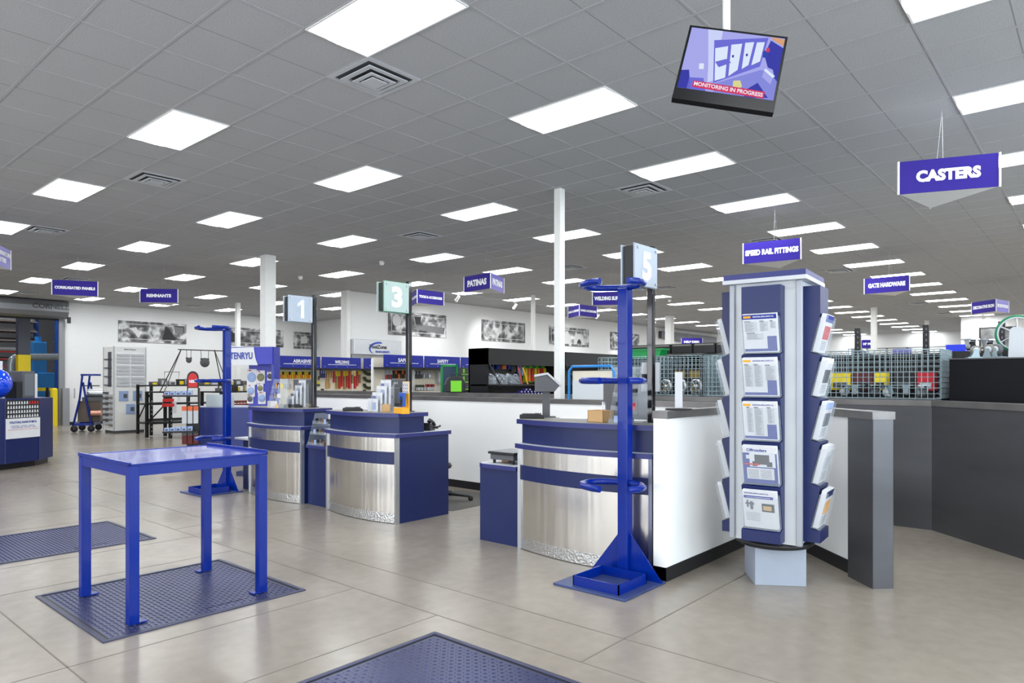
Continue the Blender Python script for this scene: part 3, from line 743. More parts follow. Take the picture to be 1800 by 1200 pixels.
def pit(x0, x1, y0, y1, label):
    t = thing('floor_scale', label, 'floor plate', (x0, y0, 0)); X = x1 - x0; Y = y1 - y0
    MB().box(.16, X - .16, .16, Y - .16, -.02, .012).build('tread_plate', PITM, t)
    m = MB(); lugs(m, .2, X - .2, .2, Y - .2, .012); m.build('raised_pattern', PITM, t)
    m = MB(); f = .1
    for a in ((0, X, 0, f), (0, X, Y - f, Y), (0, f, f, Y - f), (X - f, X, f, Y - f)): m.box(a[0], a[1], a[2], a[3], -.02, .03)
    m.build('frame', PITF, t, bevel=.008)
    m = MB(); g = .1; h = .16
    for a in ((g, X - g, g, h), (g, X - g, Y - h, Y - g), (g, h, h, Y - h), (X - h, X - g, h, Y - h)): m.box(a[0], a[1], a[2], a[3], -.02, .006)
    m.build('gap', BLACKP, t)
    B(X * .5, X * .5 + .02, .16, .5, .012, .02).build('access_seam', BLACKP, t); B(X * .5, X * .5 + .9, .5, .52, .012, .02).build('access_seam', BLACKP, t)
    return t
pit(4.93, 9.45, 14.9, 19.35, 'navy tread plate floor scale set flush under the blue steel table')
pit(4.93, 9.35, 23.5, 27.7, 'navy tread plate floor scale near the left edge behind the blue table')
pit(5.0, 9.6, 6.0, 10.42, 'navy tread plate floor scale cut off by the bottom of the photo')

# ------------------------------------------------------------------ blue table
tb = thing('steel_table', 'bright blue steel table with worn top standing on the floor scale plate', 'table', (5.62, 15.5, .0))
X, Y, Zt = 3.14, 3.1, 3.4
mb = MB().box(.012, X - .012, .012, .06, Zt - .26, Zt - .032).box(.012, X - .012, Y - .06, Y - .012, Zt - .26, Zt - .032).box(.012, .06, .06, Y - .06, Zt - .26, Zt - .032).box(X - .06, X - .012, .06, Y - .06, Zt - .26, Zt - .032)
mb.build('apron', BLUE, tb, bevel=.012)
B(.05, X - .05, .05, Y - .05, Zt - .03, Zt).build('tabletop', TABTOP, tb)
B(-.01, X + .01, -.01, .05, Zt - .04, Zt + .012).build('edge_rail', BLUE, tb, bevel=.01); B(-.01, X + .01, Y - .05, Y + .01, Zt - .04, Zt + .012).build('edge_rail', BLUE, tb, bevel=.01)
B(-.01, .05, -.01, Y + .01, Zt - .03, Zt + .045).build('lip', BLUE, tb, bevel=.01); B(X - .05, X + .01, -.01, Y + .01, Zt - .03, Zt + .07).build('lip', BLUE, tb, bevel=.01)
for (lx, ly) in ((0, 0), (X - .21, 0), (0, Y - .21), (X - .21, Y - .21)):
    lg = B(lx, lx + .21, ly, ly + .21, .04, Zt - .045).build('leg', BLUE, tb, bevel=.015)
    sx = .16 if lx == 0 else -.16
    B(min(lx, lx + sx), max(lx + .21, lx + .21 + sx), ly - .02, ly + .23, .026, .05).build('foot_plate', BLUE, lg)

# ------------------------------------------------------------------ bar stock racks
def barrack(loc, label):
    t = thing('bar_rack', label, 'rack', loc)
    B(-1.12, .86, -1.05, 1.05, 0, .06).build('base_plate', mat('scuffed_base', (70, 84, 130), .35, metal=.4, noise=.35, nscale=4), t, bevel=.01)
    m = MB(); x0, x1, y0, y1, h = -.95, .36, -.78, .56, .3
    m.box(x0, x1, y0, y0 + .03, .06, h).box(x0, x1, y1 - .03, y1, .06, h).box(x0, x0 + .03, y0, y1, .06, h).box(x1 - .03, x1, y0, y1, .06, h)
    m.build('tray', BLUE, t)
    px, py, s = .72, .0, .145
    # pole stands behind the tray, towards +X +Y
    px, py = .6, .0
    B(px - s, px + s, py - s, py + s, .06, 7.58).build('pole', BLUE, t, bevel=.02)
    m = MB(); m.slab([(0, 0), (.95, 0), (0, 1.15)], (px - .015, py - s, .06), (0, -1, 0), (0, 0, 1), (.03, 0, 0)); m.build('gusset', BLUE, t)
    m = MB(); m.slab([(0, 0), (.9, 0), (0, 1.15)], (px - .015, py + s, .06), (0, 1, 0), (0, 0, 1), (.03, 0, 0)); m.build('gusset', BLUE, t)
    for zz in (7.6, 5.16, 2.5):
        cx, cy = -.1, -.05; R = .85; pts = []
        A = [238, 262, 292, 322, 352, 22, 52, 82, 112, 142, 170, 186]
        for a in A:
            k = 1.0
            pts.append((cx + R * 1.0 * math.cos(math.radians(a)) * .82, cy + R * math.sin(math.radians(a)) * .95, zz))
        # start close to the tip, open side facing -X
        MB().tube(pts, .085, 12).build('holder_ring', BLUE, t)
    return t
barrack((14.92, 9.54, 0), 'tall blue steel bar stock rack with open rings in front of the nearest counter')
barrack((15.05, 31.35, 0), 'tall blue steel bar stock rack behind the blue table, left of the farthest counter')

# ------------------------------------------------------------------ brochure tower
KC = (18.0, 6.56)
kt = thing('brochure_tower', 'rotating navy and silver brochure tower in front of the diagonal wall', 'display stand', (KC[0], KC[1], 0))
bs = MB().box(-.62, .62, -.62, .62, 0, .95).build('pedestal', LAM, kt, bevel=.01, rz=math.radians(34)); bs.data.materials[0] = mat('pedestal_grey', (156, 164, 178), .5, noise=.02)
MB().lathe([(0, .95), (.9, .95), (.97, 1.0), (.97, 1.06), (.93, 1.12), (0, 1.12)], seg=40).build('turntable', BLACKP, kt, bevel=0)
RZ = math.radians(5)
s = .815
B(-s, s, -s, s, 1.12, 7.62).build('body', LAM, kt, rz=RZ)
for sx in (-1, 1):
    for sy in (-1, 1):
        B(sx * s - .07, sx * s + .07, sy * s - .07, sy * s + .07, 1.12, 7.62).build('corner_trim', mat('anodised_trim', (160, 164, 172), .4, metal=.3), kt, rz=RZ, bevel=.02)
MB().prism([(-1.02, -1.02), (1.02, -1.02), (1.02, 1.02), (-1.02, 1.02)], 7.62, 7.72).build('cap', LGREY, kt, rz=RZ, bevel=.01)
B(-1.0, 1.0, -1.0, 1.0, 7.72, 7.86).build('cap_rim', NAVYTOP, kt, rz=RZ)
ZS = [1.52, 2.62, 3.70, 4.78, 5.86]     # shelf heights
prof = [(0, 7.5), (.4, 7.5), (.4, ZS[4] + .95)]
for i in range(4, -1, -1):
    prof += [(.17, ZS[i]), (.40, ZS[i] - .07)]
prof += [(.4, 1.18), (0, 1.18)]
FACES = []
for q in range(4):
    ang = RZ + PI + q * PI / 2                       # q=0 faces -X (towards the camera)
    n = Vector((math.cos(ang), math.sin(ang), 0))
    u = Vector((0, 0, 1)).cross(n)                    # u x z = ... see text()
    FACES.append((n, u))
    base = n * s
    m = MB(); m.slab(prof, base - u * .47, n, (0, 0, 1), u * .94); m.build('rack_panel', NAVY, kt)
def brochure(q, i, kind, label, grp='brochures in the rotating tower'):
    n, u = FACES[q]; root = Vector((KC[0], KC[1], 0))
    d = Vector((n.x * .23, n.y * .23, .95)).normalized()      # up along the slanted holder
    out = u.cross(d); out = out if out.dot(n) > 0 else -out
    org = n * (s + .175) + Vector((0, 0, ZS[i] + .015))
    rr = u if u.cross(d).dot(out) > 0 else -u                 # reading direction
    # acrylic pocket belongs to the tower
    m = MB(); th = .2
    m.slab([(-.45, 0), (.45, 0), (.45, .86), (-.45, .86)], org + out * th, u, d, out * .012)
    m.slab([(0, 0), (th, 0), (th, .95), (0, .86)], org - u * .45, out, d, u * .012).slab([(0, 0), (th, 0), (th, .95), (0, .86)], org + u * .44, out, d, u * .012)
    m.slab([(-.45, 0), (.45, 0), (.45, th), (-.45, th)], org, u, out, d * .012)
    m.build('clear_pocket', ACRYL, kt)
    t = thing('brochure_stack', label, 'brochures', tuple(root + org), 0, grp)
    k = out * .03; H = .98; Wd = .41
    M = MB(); M.slab([(-Wd, .02), (Wd, .02), (Wd, H), (-Wd, H)], k, u, d, out * .12); M.build('paper_stack', PAPER, t)
    f = k + out * .121
    def rect(x0, x1, y0, y1, m, nm='printed_block', e=0.0):   # x along reading direction, fractions
        MB().slab([(-Wd + 2 * Wd * x0, .02 + (H - .02) * y0), (-Wd + 2 * Wd * x1, .02 + (H - .02) * y0), (-Wd + 2 * Wd * x1, .02 + (H - .02) * y1), (-Wd + 2 * Wd * x0, .02 + (H - .02) * y1)], f + out * e, rr, d, out * .002).build(nm, m, t)
    def tx(s_, x, y, h, w_, m, e=.003): text(s_, 'lettering', m, t, f + out * e + rr * (-Wd + 2 * Wd * x) + d * (.02 + (H - .02) * y), rr, d, h, w_, bold=.02, depth=.002)
    return t, rect, tx
def list_sheet(q, i, label, top=INK, blocks=((.05, .42, .55, .8), (.5, .75, .55, .8), (.8, .97, .62, .8), (.1, .6, .34, .5)), mark=GOLD):
    t, rect, tx = brochure(q, i, 'list', label)
    rect(0, 1, .87, .985, top); rect(.03, .25, .9, .955, mark, e=.003); tx('INDUSTRIAL METAL SUPPLY CO.', .62, .93, .035, .5, TXT if top is not PAPER else INK, .006)
    for (a, b, c, dd) in blocks:
        rect(a, b, c, dd, LGREY); rect(a, a + (b - a) * .5, dd, dd + .025, INKG, e=.002)
        k = int((dd - c) / .03)
        for r in range(k): rect(a + .02, a + (b - a) * (.55 + .35 * random.random()), c + .012 + r * .03, c + .02 + r * .03, INKG, 'text_line', .003)
    rect(.7, .97, .06, .42, INK); rect(.02, .97, .03, .1, INK, e=.001)
    return t
list_sheet(0, 4, 'price list sheets in the topmost front pocket of the brochure tower')
list_sheet(0, 3, 'white list sheets in the second front pocket from the top', PAPER, ((.05, .3, .25, .82), (.33, .58, .25, .82), (.66, .95, .42, .8)))
list_sheet(0, 2, 'white list sheets in the middle front pocket of the brochure tower', PAPER, ((.12, .3, .2, .85), (.34, .6, .12, .85), (.72, .93, .45, .85)))
t, rect, tx = brochure(0, 1, 'offroad', 'Offroaders flyer with a dark vehicle picture in the fourth front pocket from the top')
rect(0, 1, .0, .82, INK); tx('Offroaders', .42, .9, .075, .48, INK); rect(.2, .95, .45, .82, mat('photo_sky', (216, 220, 226), .5), e=.002)
rect(.35, .78, .52, .78, mat('photo_dark', (46, 38, 36), .5), e=.004); rect(.28, .42, .47, .6, BLACKP, e=.006); rect(.7, .86, .47, .6, BLACKP, e=.006); rect(.03, .5, .5, .54, RED, e=.008)
MB().lathe([(0, 0), (.055, 0)], seg=16).build('round_badge', PAPER, t, loc=None) if 0 else None
rect(.1, .22, .66, .76, PAPER, e=.006); rect(.1, .9, .12, .42, PAPER, e=.003)
for r in range(7): rect(.14, .45, .15 + .035 * r, .16 + .035 * r, INKG, 'text_line', .005); rect(.5, .82, .15 + .035 * r, .16 + .035 * r, INKG, 'text_line', .005)
t, rect, tx = brochure(0, 0, 'stock', 'white flyer with two small stock pictures in the lowest front pocket')
tx('INDUSTRIAL METAL SUPPLY CO.', .42, .94, .035, .58, INK); rect(.04, .9, .80, .87, INK); tx('One-stop Infrequently Purchased', .47, .835, .025, .55, TXT, .005)
rect(.12, .17, .55, .75, INKG, e=.003); rect(.08, .34, .63, .68, INKG, e=.004); rect(.22, .30, .5, .72, INKG, e=.005)
rect(.56, .92, .46, .68, BLACKP, e=.002); rect(.6, .84, .5, .62, mat('brass_rod', (196, 160, 100), .35), e=.004)
for r in range(6): rect(.08, .5, .2 + .04 * r, .207 + .04 * r, INKG, 'text_line', .003)
rnk = ['lowest', 'fourth from top', 'middle', 'second from top', 'topmost']
for i in range(5):
    for q, side in ((3, 'left'), (1, 'right')):
        t, rect, tx = brochure(q, i, 'side', 'brochure stack in the %s pocket on the %s side of the brochure tower' % (rnk[i], side))
        rect(.0, 1, .8, .98, (NAVY, PAPER, SKYB, PAPER, INK)[i]); rect(.1, .9, .35, .7, (GOLD, LGREY, INKG, BLACKP, RED)[i], e=.002)
        for r in range(6): rect(.1, .8, .08 + .04 * r, .09 + .04 * r, INKG, 'text_line', .002)

# ================================================================== THINGS ON THE COUNTERS
R1 = 3.985                       # riser top height
W1 = 3.246                       # worktop height
def basis(rz): return (math.cos(rz), math.sin(rz))
def monitor(loc, rz, label, w=1.75, h=1.05, zc=1.35, logo=True):
    """back of the screen faces -X when rz = 0"""
    t = thing('computer_monitor', label, 'monitor', loc, rz)
    B(0, .1, -w / 2, w / 2, zc - h / 2, zc + h / 2).build('screen_back', GREYP, t, bevel=.02)
    B(.1, .12, -w / 2 + .04, w / 2 - .04, zc - h / 2 + .04, zc + h / 2 - .04).build('screen', BLACK, t)
    B(-.09, 0, -w * .28, w * .28, zc - h * .38, zc + h * .2).build('rear_bulge', GREYP, t, bevel=.03)
    MB().tube([(-.1, 0, zc - .1), (-.25, 0, zc - .35), (-.12, 0, .05)], .07, 8).build('stand_arm', BLACKP, t)
    B(-.35, .3, -.4, .4, 0, .05).build('foot', BLACKP, t, bevel=.02)
    if logo: text('ASUS', 'lettering', LGREY, t, (-.004, -w * .05, zc + h * .36), (0, -1, 0), (0, 0, 1), .09, .32, depth=.003)
    return t
monitor((18.05, 11.08, W1), 0, 'dark computer monitor seen from behind on the nearest checkout counter', 1.62, 1.1, 1.3)
monitor((17.8, 21.7, W1), -.12, 'dark monitor seen from behind on the middle checkout counter', 1.85, 1.12, 1.42)
monitor((17.8, 28.42, W1), -.12, 'dark monitor seen from behind on the farthest checkout counter', 1.85, 1.12, 1.42)
def cardreader(x, y, z, rz, label):
    t = thing('card_reader', label, 'card reader', (x, y, z), rz)
    MB().slab([(-.38, 0), (.38, 0), (.38, .08), (.2, .16), (-.38, .12)], (0, -.2, 0), (1, 0, 0), (0, 0, 1), (0, .4, 0)).build('body', BLACKP, t, bevel=.02)
    B(-.3, .05, -.14, .14, .135, .15).build('display', mat('dark_glass', (30, 34, 44), .15), t); m = MB()
    for i in range(3):
        for j in range(4): MB().box(.1 + i * .07, .15 + i * .07, -.15 + j * .075, -.1 + j * .075, .125, .165).build('key', GREYP, t)
    return t
cardreader(*at(935, 735, R1), R1, -.9, 'black card reader on the nearest checkout counter')
cardreader(*at(620, 722, R1), R1, -.6, 'black card reader on the left end of the middle checkout counter')
cardreader(*at(516, 716, R1), R1, -.6, 'black card reader on the farthest checkout counter')
# post terminal
x, y = at(960, 733, R1)
t = thing('terminal_stand', 'grey post with an angled scanner head on the nearest checkout counter', 'scanner', (x, y, R1), -.85)
B(-.3, .3, -.2, .2, 0, .03).build('base', GREYP, t); B(-.12, .12, -.06, .06, .03, .95).build('post', GREYP, t, bevel=.01)
MB().slab([(-.36, .82), (.25, .82), (.42, 1.02), (.0, 1.36), (-.36, 1.3)], (0, -.22, 0), (1, 0, 0), (0, 0, 1), (0, .44, 0)).build('head', GREYP, t, bevel=.02)
MB().slab([(-.38, 1.3), (.02, 1.37), (.46, .98), (.5, 1.04), (.04, 1.44), (-.38, 1.37)], (0, -.24, 0), (1, 0, 0), (0, 0, 1), (0, .48, 0)).build('head_cover', LGREY, t)
# papers
x, y = at(1012, 735, R1); t = thing('paper_sheets', 'loose white paper sheets on the nearest checkout counter', 'paper', (x, y, R1), .3)
B(-.35, .35, -.45, .45, 0, .01).build('sheet', PAPER, t); MB().obox((.08, .05, .015), (.7, .9, .006), Matrix.Rotation(.25, 3, 'Z')).build('sheet', PAPER, t)
def cardbox(px, py, z, w, d, h, rz, label, m=TAN, front=None, name='cardboard_box', cat='box'):
    x, y = at(px, py, z); t = thing(name, label, cat, (x + .1, y + .1, z), rz)
    m_ = MB().box(-w / 2, w / 2, -d / 2, -d / 2 + .02, 0, h).box(-w / 2, w / 2, d / 2 - .02, d / 2, 0, h).box(-w / 2, -w / 2 + .02, -d / 2, d / 2, 0, h).box(w / 2 - .02, w / 2, -d / 2, d / 2, 0, h).box(-w / 2, w / 2, -d / 2, d / 2, 0, .02)
    m_.build('walls', m, t)
    if front: MB().box(-w / 2 - .006, -w / 2, -d / 2 + .02, d / 2 - .02, .02, h - .02).build('front_label', front, t)
    return t
cb = cardbox(1058, 742, R1, .5, .56, .34, -.1, 'open cardboard box on the nearest counter beside the clear display')
x, y = at(1064, 735, R1); c_ = MB().lathe([(.1, 0), (.1, .52), (.09, .52), (.09, .02), (0, .02)], seg=18).build('pen_cup', SILVER, loc=(x - .02, y - .01, R1)); tag(c_, 'silver metal cup behind the open cardboard box', 'cup')
def acrylic(loc, rz, w, d, h, label, shelves=2, items=None):
    t = thing('acrylic_display', label, 'display case', loc, rz)
    side = [(0, 0), (d, 0), (d, h), (d * .45, h), (0, .03)]
    for sy in (-w / 2, w / 2 - .015): MB().slab(side, (0, sy, 0), (1, 0, 0), (0, 0, 1), (0, .015, 0)).build('side_panel', ACRYL, t)
    MB().box(d - .015, d, -w / 2, w / 2, 0, h).build('back_panel', ACRYL, t)
    for i in range(shelves + 1):
        z = h * i / (shelves + 1); x0 = d * .45 * z / h
        B(x0, d, -w / 2, w / 2, z, z + .014).build('shelf', ACRYL, t)
        MB().slab([(-w / 2, 0), (w / 2, 0), (w / 2, .12), (-w / 2, .12)], (x0, 0, z), (0, 1, 0), (.1, 0, 1), (-.012, 0, 0)).build('lip', ACRYL, t)
    return t
def small_items(loc, rz, w, d, zs, names, label, group, n=5, x0=.1):
    """countable small goods standing in a display"""
    c, s_ = math.cos(rz), math.sin(rz); k = 0
    for z in zs:
        for i in range(n):
            u = -w / 2 + .06 + (w - .12) * (i + .5) / n; X = x0 + z * .25 + .06
            mm = names[(k * 7 + i) % len(names)]; hh = .16 + .1 * ((k * 5 + i * 3) % 4) / 4
            o = MB().box(-.04, .05, -w / n * .36, w / n * .36, 0, hh).box(-.045, -.04, -w / n * .28, w / n * .28, hh * .3, hh * .8)
            o = o.build('boxed_item', mm, loc=(loc[0] + c * X - s_ * u, loc[1] + s_ * X + c * u, loc[2] + z + .018), rz=rz)
            tag(o, label % (ORD[i], ['lowest', 'middle', 'top'][min(k, 2)]), 'small item', group)
        k += 1
p = at(1091, 745, R1); acrylic((p[0] + .05, p[1] + .05, R1), -.1, .82, .7, 1.1, 'clear acrylic display case on the nearest counter behind the blue bar rack')
small_items((p[0] + .05, p[1] + .05, R1), -.1, .76, .6, (0, .36, .72), [BLACKP, GREYP, RED, SKYB, BLACK], '%s small boxed item from the left on the %s shelf of the nearest clear display', 'small goods in the near acrylic display', 4)
p = (16.1, 24.72); acrylic((p[0], p[1], 2.49), -.0, 1.15, .8, 1.3, 'clear sloping acrylic display on the low counter between two checkout counters')
small_items((p[0], p[1], 2.49), 0, 1.1, .6, (0, .43, .86), [mat('bronze_item', (130, 90, 60), .4, metal=.4), GREYP, BLACKP, SKYB], '%s small item from the left on the %s shelf between the two counters', 'small goods in the sloping display', 5)
p = at(474, 717, R1); acrylic((p[0] + .1, p[1] + .1, R1), -.3, 1.15, .6, 1.25, 'tall clear acrylic display on the farthest checkout counter')
small_items((p[0] + .1, p[1] + .1, R1), -.3, 1.1, .5, (0, .42, .83), [GOLD, PAPER, YEL, INK, LGREY, DRED], '%s small packet from the left on the %s shelf of the farthest display', 'small packets in the far acrylic display', 5)
# tiered leaflet holders
def leaflets(px, py, label, n=4, cols=2):
    x, y = at(px, py, R1); t = thing('leaflet_holder', label, 'leaflet holder', (x + .1, y + .05, R1), -.25)
    for i in range(n): MB().box(.0 + i * .17, .012 + i * .17, -.42, .42, 0, .38 + i * .24).build('clear_pocket', ACRYL, t)
    MB().slab([(0, 0), (.75, 0), (.75, 1.1)], (0, -.43, 0), (1, 0, 0), (0, 0, 1), (0, .01, 0)).build('side_panel', ACRYL, t)
    k = 0
    for i in range(n):
        for j in range(cols):
            yy = -.4 + j * .42; z1 = .5 + i * .235; mm = [SKYB, PAPER, GOLD, LGREY, INK, mat('leaf_orange', (220, 120, 90), .5)][(i * 3 + j) % 6]
            l = thing('leaflet_stack', '%s leaflet stack in the %s tier of the %s' % (('right', 'left')[j], ORD[i], label.replace('clear tiered ', '')), 'leaflets', (x + .1 + math.cos(-.25) * (.03 + i * .17) - math.sin(-.25) * yy, y + .05 + math.sin(-.25) * (.03 + i * .17) + math.cos(-.25) * yy, R1), -.25, 'leaflets on the checkout counters')
            MB().slab([(0, .01), (.37, .01), (.37, z1), (0, z1)], (0, 0, 0), (0, 1, 0), (.02, 0, 1), (.07, 0, 0)).build('paper', PAPER, l)
            MB().slab([(.03, .1), (.34, .1), (.34, z1 - .14), (.03, z1 - .14)], (-.004, 0, 0), (0, 1, 0), (.02, 0, 1), (-.003, 0, 0)).build('printed_block', mm, l)
leaflets(650, 724, 'clear tiered leaflet holder on the middle checkout counter')
leaflets(505, 716, 'clear tiered leaflet holder on the farthest checkout counter')
cardbox(672, 724, R1, .34, .62, .3, -.25, 'small white and tan box of cards beside the leaflets on the middle counter', TAN, PAPER)
cardbox(477, 717, R1, .3, .4, .3, -.25, 'small white printed box on the farthest checkout counter', PAPER, LGREY)
# amber display card with blue clamp
x, y = at(708, 727, R1); t = thing('clamp_display', 'amber counter display card holding a blue clamp in front of pole 3', 'display card', (x + .1, y + .1, R1), -.3)
B(.1, .13, -.28, .28, 0, 1.15).build('back_card', GOLD, t); B(.09, .1, -.27, .27, .72, 1.13).build('picture_block', PAPER, t)
for i in range(3):
    for j in range(3): MB().slab([(0, 0), (.1, 0), (.1, .02), (.03, .02), (.02, .09), (0, .09)], (.088, .22 - j * .17, .76 + i * .12), (0, -1, 0), (0, 0, 1), (-.003, 0, 0)).build('pictogram', BLACKP, t)
B(-.15, .1, -.28, .5, 0, .2).build('tray', GOLD, t)
MB().slab([(0, .25), (.15, .25), (.15, .75), (-.35, .75), (-.35, .55), (-.25, .5), (-.22, .62), (0, .6)], (.0, -.1, .0), (0, -1, 0), (0, 0, 1), (-.07, 0, 0)).build('clamp_sample', mat('clamp_blue', (44, 88, 176), .3), t, bevel=.01)
# telephone at the right of counter 3
def phone(x, y, z, rz, label):
    t = thing('telephone', label, 'telephone', (x, y, z), rz)
    MB().slab([(0, 0), (.6, 0), (.6, .1), (.1, .3), (0, .3)], (0, -.35, 0), (1, 0, 0), (0, 0, 1), (0, .7, 0)).build('base', BLACKP, t, bevel=.02)
    MB().tube([(.02, -.3, .34), (.08, -.3, .42), (.5, -.3, .3), (.58, -.3, .18)], [.08, .06, .06, .09], 10).build('handset', BLACKP, t)
    MB().tube([(.55 + .1 * math.cos(a), -.45 + .12 * math.sin(a), .06 + .02 * a) for a in [i * .5 for i in range(12)]], .03, 6).build('cord', BLACKP, t)
    B(.2, .35, .0, .2, .235, .26).build('label_plate', PAPER, t)
    return t
phone(17.6, 19.85, W1, .5, 'black desk telephone on the right end of the middle counter')
# bench scale
x, y = at(870, 800, 2.496); t = thing('bench_scale', 'black and silver bench scale on the low side counter', 'scale', (16.95, 14.66, 2.496), 0)
B(-.55, .5, -.5, .5, .12, .3).build('body', GREYP, t, bevel=.03); B(-.6, .55, -.56, .56, .3, .38).build('weighing_platform', BLACKP, t, bevel=.02)
B(-.56, .51, -.52, .52, .38, .386).build('platter', mat('platter_grey', (140, 142, 146), .3, metal=.5), t)
for sx in (-.45, .4):
    for sy in (-.4, .4): MB().cyl((sx, sy, 0), (sx, sy, .12), .05, 10).build('foot', RUBBER, t)
cardbox(893, 812, 2.496, .35, .25, .07, .2, 'thin tan box beside the bench scale', TAN)
# card on round base on the white half wall
x, y = at(1193, 719, 4.4); t = thing('counter_sign', 'narrow white upright card on a black round base on the half wall', 'sign', (x, y, 4.392), -.9)
MB().lathe([(0, 0), (.36, 0), (.34, .03), (0, .04)], seg=28).build('round_base', BLACKP, t); B(-.1, .1, -.012, .012, .03, 1.0).build('card', PAPER, t)
# papers on pole 5
t = thing('notice_sheet', 'narrow white notice sheet fixed behind the number 5 pole', 'paper', (17.0, 9.72, 4.85), HEAD)
B(.36, .375, -.42, .1, 0, .83).build('sheet', PAPER, t); B(.31, .36, -.1, .1, .3, .5).build('clip', BLACKP, t)

# office chairs
def chair(x, y, rz, label, hb=2.7, seat=1.6, ba=0, lr=1.0, sr=.86):
    t = thing('office_chair', label, 'chair', (x, y, 0), rz)
    for i in range(5):
        a = i * 2 * PI / 5; c, s_ = math.cos(a), math.sin(a)
        lg = MB().tube([(0, 0, .36), (c * .5, s_ * .5, .32), (c * lr, s_ * lr, .2)], [.1, .08, .05], 8).build('leg', BLACKP, t)
        MB().lathe([(.02, -.06), (.1, -.06), (.11, 0), (.1, .06), (.02, .06)], (c * (lr + .02), s_ * (lr + .02), .11), 14, 'y').build('castor', RUBBER, lg)
    MB().cyl((0, 0, .3), (0, 0, seat - .1), .07, 10).build('gas_lift', BLACKP, t)
    MB().lathe([(0, -.12), (.6 * sr, -.12), (.93 * sr, -.08), (sr, .02), (.9 * sr, .12), (.5 * sr, .15), (0, .12)], (0, 0, seat), 24).build('seat', BLACKP, t)
    w = .72; ca, sa = math.cos(ba), math.sin(ba)
    prof = [(-w, .1), (-w * 1.02, .5), (-w * .9, .85), (-w * .5, 1.0), (w * .5, 1.0), (w * .9, .85), (w * 1.02, .5), (w, .1)]
    m = MB(); m.slab([(a, b * (hb - seat)) for a, b in prof], (.72 * ca, .72 * sa, seat + .1), (-sa, ca, 0), (.1 * ca, .1 * sa, 1), (.16 * ca, .16 * sa, 0)); m.build('backrest', GREYP, t, bevel=.06)
    MB().tube([(.2 * ca, .2 * sa, seat - .1), (.8 * ca, .8 * sa, seat - .05), (.95 * ca, .95 * sa, seat + .5)], .05, 8).build('back_bracket', BLACKP, t)
    return t
chair(20.2, 21.75, -.86, 'black office chair whose star base shows past the middle counter', 2.6, 1.5, 3.15, 1.4, .62)
chair(19.8, 25.9, .3, 'office chair with a grey rounded backrest showing above the middle counter', 4.35, 2.4)
tag(B(19.0, 22.9, 19.6, 23.2, 0, .012).build('chair_mat', MAT_GREY), 'grey chair mat on the floor behind the checkout counters', 'mat')

# blue tube cart with cream boards
t = thing('panel_cart', 'blue tube cart carrying cream boards behind the half wall', 'cart', (25.2, 17.2, 0))
pts = [(0, -1.15, .5), (0, -1.15, 5.55), (0, -1.0, 5.8), (0, 1.05, 5.8), (0, 1.22, 5.6), (0, 1.22, .5)]
MB().tube(pts, .06, 10).build('handle_frame', TBLUE, t); B(-.1, 1.6, -1.15, 1.2, .45, .55).build('deck', TBLUE, t)
B(.1, .16, -1.05, 1.1, .55, 5.6).build('board', CREAM, t); B(.02, .08, -1.08, 1.05, .55, 5.15).build('board', LAM, t)
for sx in (0, 1.4):
    for sy in (-1, 1): MB().lathe([(.03, -.08), (.2, -.08), (.22, 0), (.2, .08), (.03, .08)], (sx, sy, .22), 16, 'y').build('wheel', RUBBER, t)
for sx in (0, 1.4):
    for sy in (-1, 1): MB().cyl((sx, sy, .2), (sx, sy, .46), .04, 6).build('wheel_fork', ZINC, t)

# ================================================================== GONDOLAS AND GOODS
def gondola(x0, y, txt, label, w=3.95, zt=7.09, hz=.92, body=CREAM, hm=HDR, tfrac=.5, tw=1.35):
    t = thing('store_gondola', label, 'shelving', (x0, y, 0)); yb = 1.3
    B(.05, w - .05, .3, 1.9, 0, .5).build('base_deck', body, t); B(.04, w - .04, yb, yb + .12, .5, zt - .2).build('pegboard', body, t)
    for x in (0, w - .1): B(x, x + .1, yb - .08, yb + .16, 0, zt - .3).build('upright', WHITE, t)
    B(.06, w - .06, 0, .08, zt - hz, zt).build('header_panel', hm, t, bevel=.01)
    B(.04, w - .04, .02, yb, zt - hz - .14, zt - hz).build('header_valance', BLACKP, t)
    B(w * .16, w * .86, -.012, 0, zt - hz * .68, zt - hz * .64).build('header_line', TXT, t)
    for i in range(4): MB().cyl((w * (.08 + .28 * i), -.015, zt - hz * .85), (w * (.08 + .28 * i), 0, zt - hz * .85), .03, 8).build('bolt', LGREY, t)
    if txt: text(txt, 'lettering', TXT, t, (w * tfrac, -.004, zt - hz * .42), (1, 0, 0), (0, 0, 1), .27, tw)
    B(.08, w - .08, .5, yb, 3.3, 3.4).build('shelf', body, t)
    return t
gondola(27.85, 48, 'ABRASIVES', 'cream pegboard bay under the blue ABRASIVES header', tfrac=.58, tw=1.7)
gondola(31.85, 48, 'WELDING', 'cream pegboard bay under the blue WELDING header', tw=1.4)
gondola(36.0, 48, 'CUTTING', 'cream pegboard bay under the blue CUTTING header, partly hidden', tfrac=.5)
gondola(31.78, 40, 'SAFETY', 'cream pegboard bay under the blue SAFETY header crossed by pole 3', tfrac=.52, tw=1.35)
gondola(35.75, 40, 'SAFETY', 'cream pegboard bay under the blue SAFETY header right of pole 3', tw=1.2)
gondola(39.72, 40, '', 'cream pegboard bay under the blank blue header beside the black case')
def pack(px0, px1, py0, py1, Yb, m1, m2, name, label, cat, group=None, th=.14, split=(0, .55)):
    a = onY(px0, py1, Yb); b = onY(px1, py0, Yb); w = b[0] - a[0]; h = b[2] - a[2]
    t = thing(name, label, cat, (a[0], Yb, a[2]), 0, group)
    B(0, w, -.03, 0, 0, h).build('card', m1, t); B(w * .1, w * .9, -th, -.03, h * split[0] + .01, h * split[1]).build('product', m2, t, bevel=.01)
    return t
